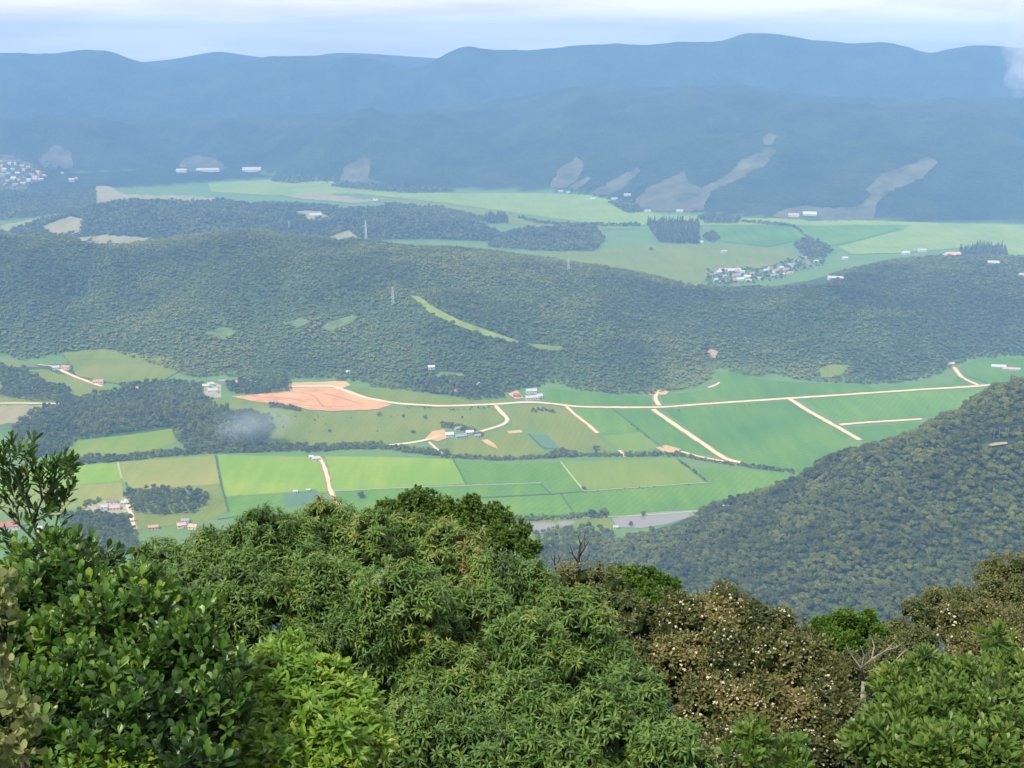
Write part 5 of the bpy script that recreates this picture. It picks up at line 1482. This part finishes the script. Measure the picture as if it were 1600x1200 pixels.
def bare_tree(name, paths, mat, label, base_px, Y, cat='tree'):
    b_ = at(*base_px, Y)
    root = empty(name, (b_.x, b_.y, float(ground(b_.x, b_.y))))
    rp_ = root.location.copy()
    mb = MB(); mb.tube([Vector((0, 0, -0.2)), (b_ - rp_) * 0.55 + Vector((0.05, 0, 0)), b_ - rp_], [0.05, 0.04, 0.03], 7)
    mb.build('trunk', mat, root, True)
    for pts, r0 in paths:
        mb = MB()
        n = len(pts)
        mb.tube([at(x, y, Y + dy) - rp_ for x, y, dy in pts], [r0 * (1 - 0.8 * i / (n - 1)) for i in range(n)], 5)
        mb.build('branch', mat, root, True)
    tag(root, label, cat)
bare_tree('twisted_tree', [([(1350, 1062, 0), (1346, 1044, 0), (1362, 1030, -.1), (1384, 1016, -.1), (1396, 1004, 0)], 0.018), ([(1362, 1030, -.1), (1366, 1010, 0), (1362, 996, .1)], 0.012), ([(1356, 1050, 0), (1376, 1044, -.1), (1396, 1036, -.15), (1408, 1022, -.1), (1420, 1012, 0)], 0.016),
                           ([(1350, 1050, 0), (1338, 1034, .1), (1326, 1018, .1), (1322, 1006, .1)], 0.012), ([(1384, 1016, -.1), (1400, 1012, 0), (1416, 1000, 0)], 0.009), ([(1346, 1044, 0), (1350, 1024, .1), (1344, 1008, .1)], 0.009)],
          M['palebark'], 'bare twisted grey stems under the flat-topped green tree', (1350, 1066), 12.4)
bare_tree('dead_tree', [([(906, 900, 0), (904, 872, 0), (907, 850, 0), (903, 836, 0)], 0.022), ([(904, 880, 0), (895, 866, 0), (890, 850, 0)], 0.012), ([(905, 870, 0), (914, 856, 0), (922, 842, 0)], 0.012), ([(907, 852, 0), (913, 842, 0), (914, 832, 0)], 0.008), ([(906, 886, 0), (918, 874, 0), (921, 862, 0)], 0.010), ([(914, 856, 0), (913, 846, 0), (918, 836, 0)], 0.006), ([(895, 866, 0), (889, 862, 0), (886, 852, 0)], 0.006)],
          M['brownbark'], 'dead leafless sapling standing above the brown thicket', (908, 925), 14)
bare_tree('dead_shrub', [([(870, 895, 0), (866, 878, 0), (858, 866, 0)], 0.012), ([(868, 888, 0), (874, 874, 0), (880, 864, 0)], 0.01), ([(866, 878, 0), (867, 866, 0), (864, 858, 0)], 0.007), ([(874, 874, 0), (872, 864, 0)], 0.006), ([(871, 894, 0), (884, 884, 0), (892, 876, 0)], 0.008)],
          M['brownbark'], 'small dead twigs left of the leafless sapling', (872, 915), 13.8, 'shrub')

# bottom right: upright rosettes
ro = [(1400, 1085, 40), (1450, 1070, 42), (1510, 1085, 50), (1570, 1070, 46), (1420, 1140, 55), (1490, 1140, 60), (1560, 1130, 56), (1380, 1180, 50), (1450, 1200, 60), (1530, 1200, 60), (1600, 1170, 56), (1610, 1090, 40)]
shrub('rosette_shrub', [(x, y, r, yq(y, 9.6, 1070, 7.6, 1200)) for x, y, r in ro], T_OBO, LEAF['rosette'], M['twig'], 900, 1.0, 'green shrub with upright leaf rosettes at the bottom right', 'shrub', 1121, parts=260, axis=(0.4, 0.85, 0.25))
shrub('rosette_sprig', [(1172, 1165, 20, 7.0), (1162, 1195, 24, 6.9)], T_OBO, LEAF['rosette'], M['twig'], 34, 0.95, 'upright green sprig in front of the flowering bush', 'plant', 1131, parts=30, subn=2, stem_r=0.005, core=False, inner=0)
shrub('rosette_sprig', [(1240, 1180, 20, 7.2), (1232, 1205, 26, 7.1)], T_OBO, LEAF['rosette'], M['twig'], 34, 0.9, 'second green sprig, nearer the rosette shrub at the bottom edge', 'plant', 1132, parts=30, subn=2, stem_r=0.005, core=False, inner=0)
shrub('rosette_sprig', [(1550, 1004, 13, 8.6), (1572, 1016, 11, 8.6)], T_OBO, LEAF['rosette'], M['twig'], 14, 0.95, 'single bright leafy shoot standing up before the smaller flowering bush', 'plant', 1133, parts=30, subn=2, stem_r=0.005, core=False, inner=0)

# thicket filling the hollow behind the front shrubs
shrub('understory_shrub', [(x, y, 70, 15.5 - (y - 1000) / 90) for x, y in [(960, 1030), (1060, 1060), (1160, 1050), (1260, 1060), (1350, 1090), (1000, 1130), (1110, 1150), (1220, 1150), (1330, 1160), (1430, 1130), (1080, 1220), (1200, 1230), (1320, 1230)]], T_TUFT, LEAF['dull'], M['brownbark'], 1300, 1.6,
      'shaded olive thicket in the hollow behind the flowering bush', 'shrub', 1141, inner=0.1)
shrub('understory_shrub', [(x, y, 75, 16.5 - (y - 900) / 70) for x, y in [(260, 960), (380, 960), (500, 970), (620, 980), (740, 1000), (840, 1040), (300, 1070), (430, 1080), (560, 1090), (690, 1100), (820, 1130), (620, 1190), (760, 1210), (880, 1200)]], T_TUFT, LEAF['dark'], M['brownbark'], 1300, 1.6,
      'shaded dark thicket in the hollow behind the large drooping shrub', 'shrub', 1151, inner=0.1)
shrub('understory_shrub', [(x, y, 60, 11.0 - (y - 900) / 130) for x, y in [(40, 930), (130, 960), (230, 1010), (60, 1040), (170, 1090), (300, 1100), (80, 1160), (220, 1190), (340, 1180)]], T_TUFT, LEAF['dark'], M['brownbark'], 700, 1.3,
      'shaded dark thicket behind the glossy shrub at left', 'shrub', 1161, inner=0.1)

# open sapling rising at the left edge, each twig ending in a tuft of narrow leaves
def sapling():
    Y = 8.3
    b_ = at(75, 900, Y)
    rp_ = Vector((b_.x, b_.y, float(ground(b_.x, b_.y))))
    root = empty('open_sapling', rp_)
    tag(root, 'open sapling with tufts of narrow leaves against the fields at the left edge', 'tree')
    mb = MB(); mb.tube([Vector((0, 0, -0.2)), (b_ - rp_) * 0.5 + Vector((0.06, 0, 0)), b_ - rp_], [0.03, 0.025, 0.018], 7); mb.build('trunk', M['twig'], root, True)
    br_ = [[(75, 900), (60, 850), (52, 815), (40, 780), (22, 740), (14, 705)], [(52, 815), (66, 780), (82, 762), (100, 745), (112, 733)], [(40, 780), (44, 750), (40, 722), (38, 712)], [(22, 740), (8, 725), (0, 715)],
           [(60, 850), (30, 820), (8, 800), (-10, 785)], [(66, 780), (62, 758), (58, 740)], [(82, 762), (80, 745), (84, 735)], [(30, 820), (26, 795), (14, 778), (5, 765)], [(75, 870), (84, 835), (92, 800), (96, 782)], [(26, 795), (36, 775), (30, 760)], [(75, 900), (40, 870), (10, 850)], [(52, 815), (74, 806), (86, 790)]]
    mes = [mesh_np('leaf_tuft', v, f, c, True, {'tint': t}, LEAF['glossy']) for v, f, c, t in T_SPRIG]
    rd = random.Random(12)
    for pts in br_:
        q = [at(x, y, Y + rd.uniform(-.08, .08)) - rp_ for x, y in pts]
        mb = MB(); mb.tube(q, [0.010 * (1 - 0.7 * i / len(q)) for i in range(len(q))], 5); o = mb.build('branch', M['twig'], root, True)
        for i in range(1, len(q)):
            for t in ((0.3, 0.6, 1.0) if i < len(q) - 1 else (0.15, 0.35, 0.55, 0.75, 0.9, 1.0)):
                if i == 1 and len(q) > 3: continue
                p_ = q[i - 1].lerp(q[i], t) + Vector((rd.uniform(-.05, .05), rd.uniform(-.08, .08), rd.uniform(-.03, .04)))
                l_ = link(bpy.data.objects.new('leaf_tuft', mes[rd.randrange(4)]), o)
                d = ((q[i] - q[i - 1]).normalized() + Vector((rd.uniform(-.5, .5), rd.uniform(-.5, .5), 0.5))).to_track_quat('Z', 'Y')
                l_.location = p_; l_.rotation_euler = d.to_euler(); s_ = rd.uniform(1.2, 1.7); l_.scale = (s_, s_, s_)
sapling()

# low growth on the slope between the shrubs
pts = []
for _ in range(5200):
    y_ = rng.uniform(9.0, 36); x_ = rng.uniform(-0.62, 0.62) * (y_ + 4)
    pts.append((x_, y_, float(ground(x_, y_)) - 0.15))
pts = np.array(pts)
under = [crown_mesh('undergrowth', M['forest'], 5, 320, 0.55, 0.9, 0.07, 700 + k) for k in range(4)]
CO_UND = collection_of('undergrowth_kinds', under)
GN[CO_UND.name] = gn_group(CO_UND)
scatter_obj('undergrowth', pts, 0.7, 1.9, CO_UND, 'dark undergrowth on the slope beneath the shrubs', 'undergrowth')

# wisp of cloud hanging before the range at the right edge
cm = puff_mat('cloud_wisp', (1, 1, 1), 0.0032)
root = empty('cloud_wisp', at(1640, 80, 5200))
rp_ = root.location.copy()
for px_, py_, s_ in [(1600, 60, 80), (1625, 90, 110), (1584, 84, 46), (1602, 118, 70), (1590, 108, 40), (1578, 98, 24), (1640, 40, 150), (1596, 142, 40), (1610, 20, 110), (1585, 40, 50), (1572, 74, 22)]:
    o = link(bpy.data.objects.new('cloud_puff', ico('cloud_puff', cm, px_ + py_, 4, 0.5)), root)
    o.location = at(px_, py_, 5200) - rp_; o.scale = (s_, s_, s_ * 0.8)
tag(root, 'white wisp of cloud before the range at the right edge', 'cloud', kind='stuff')
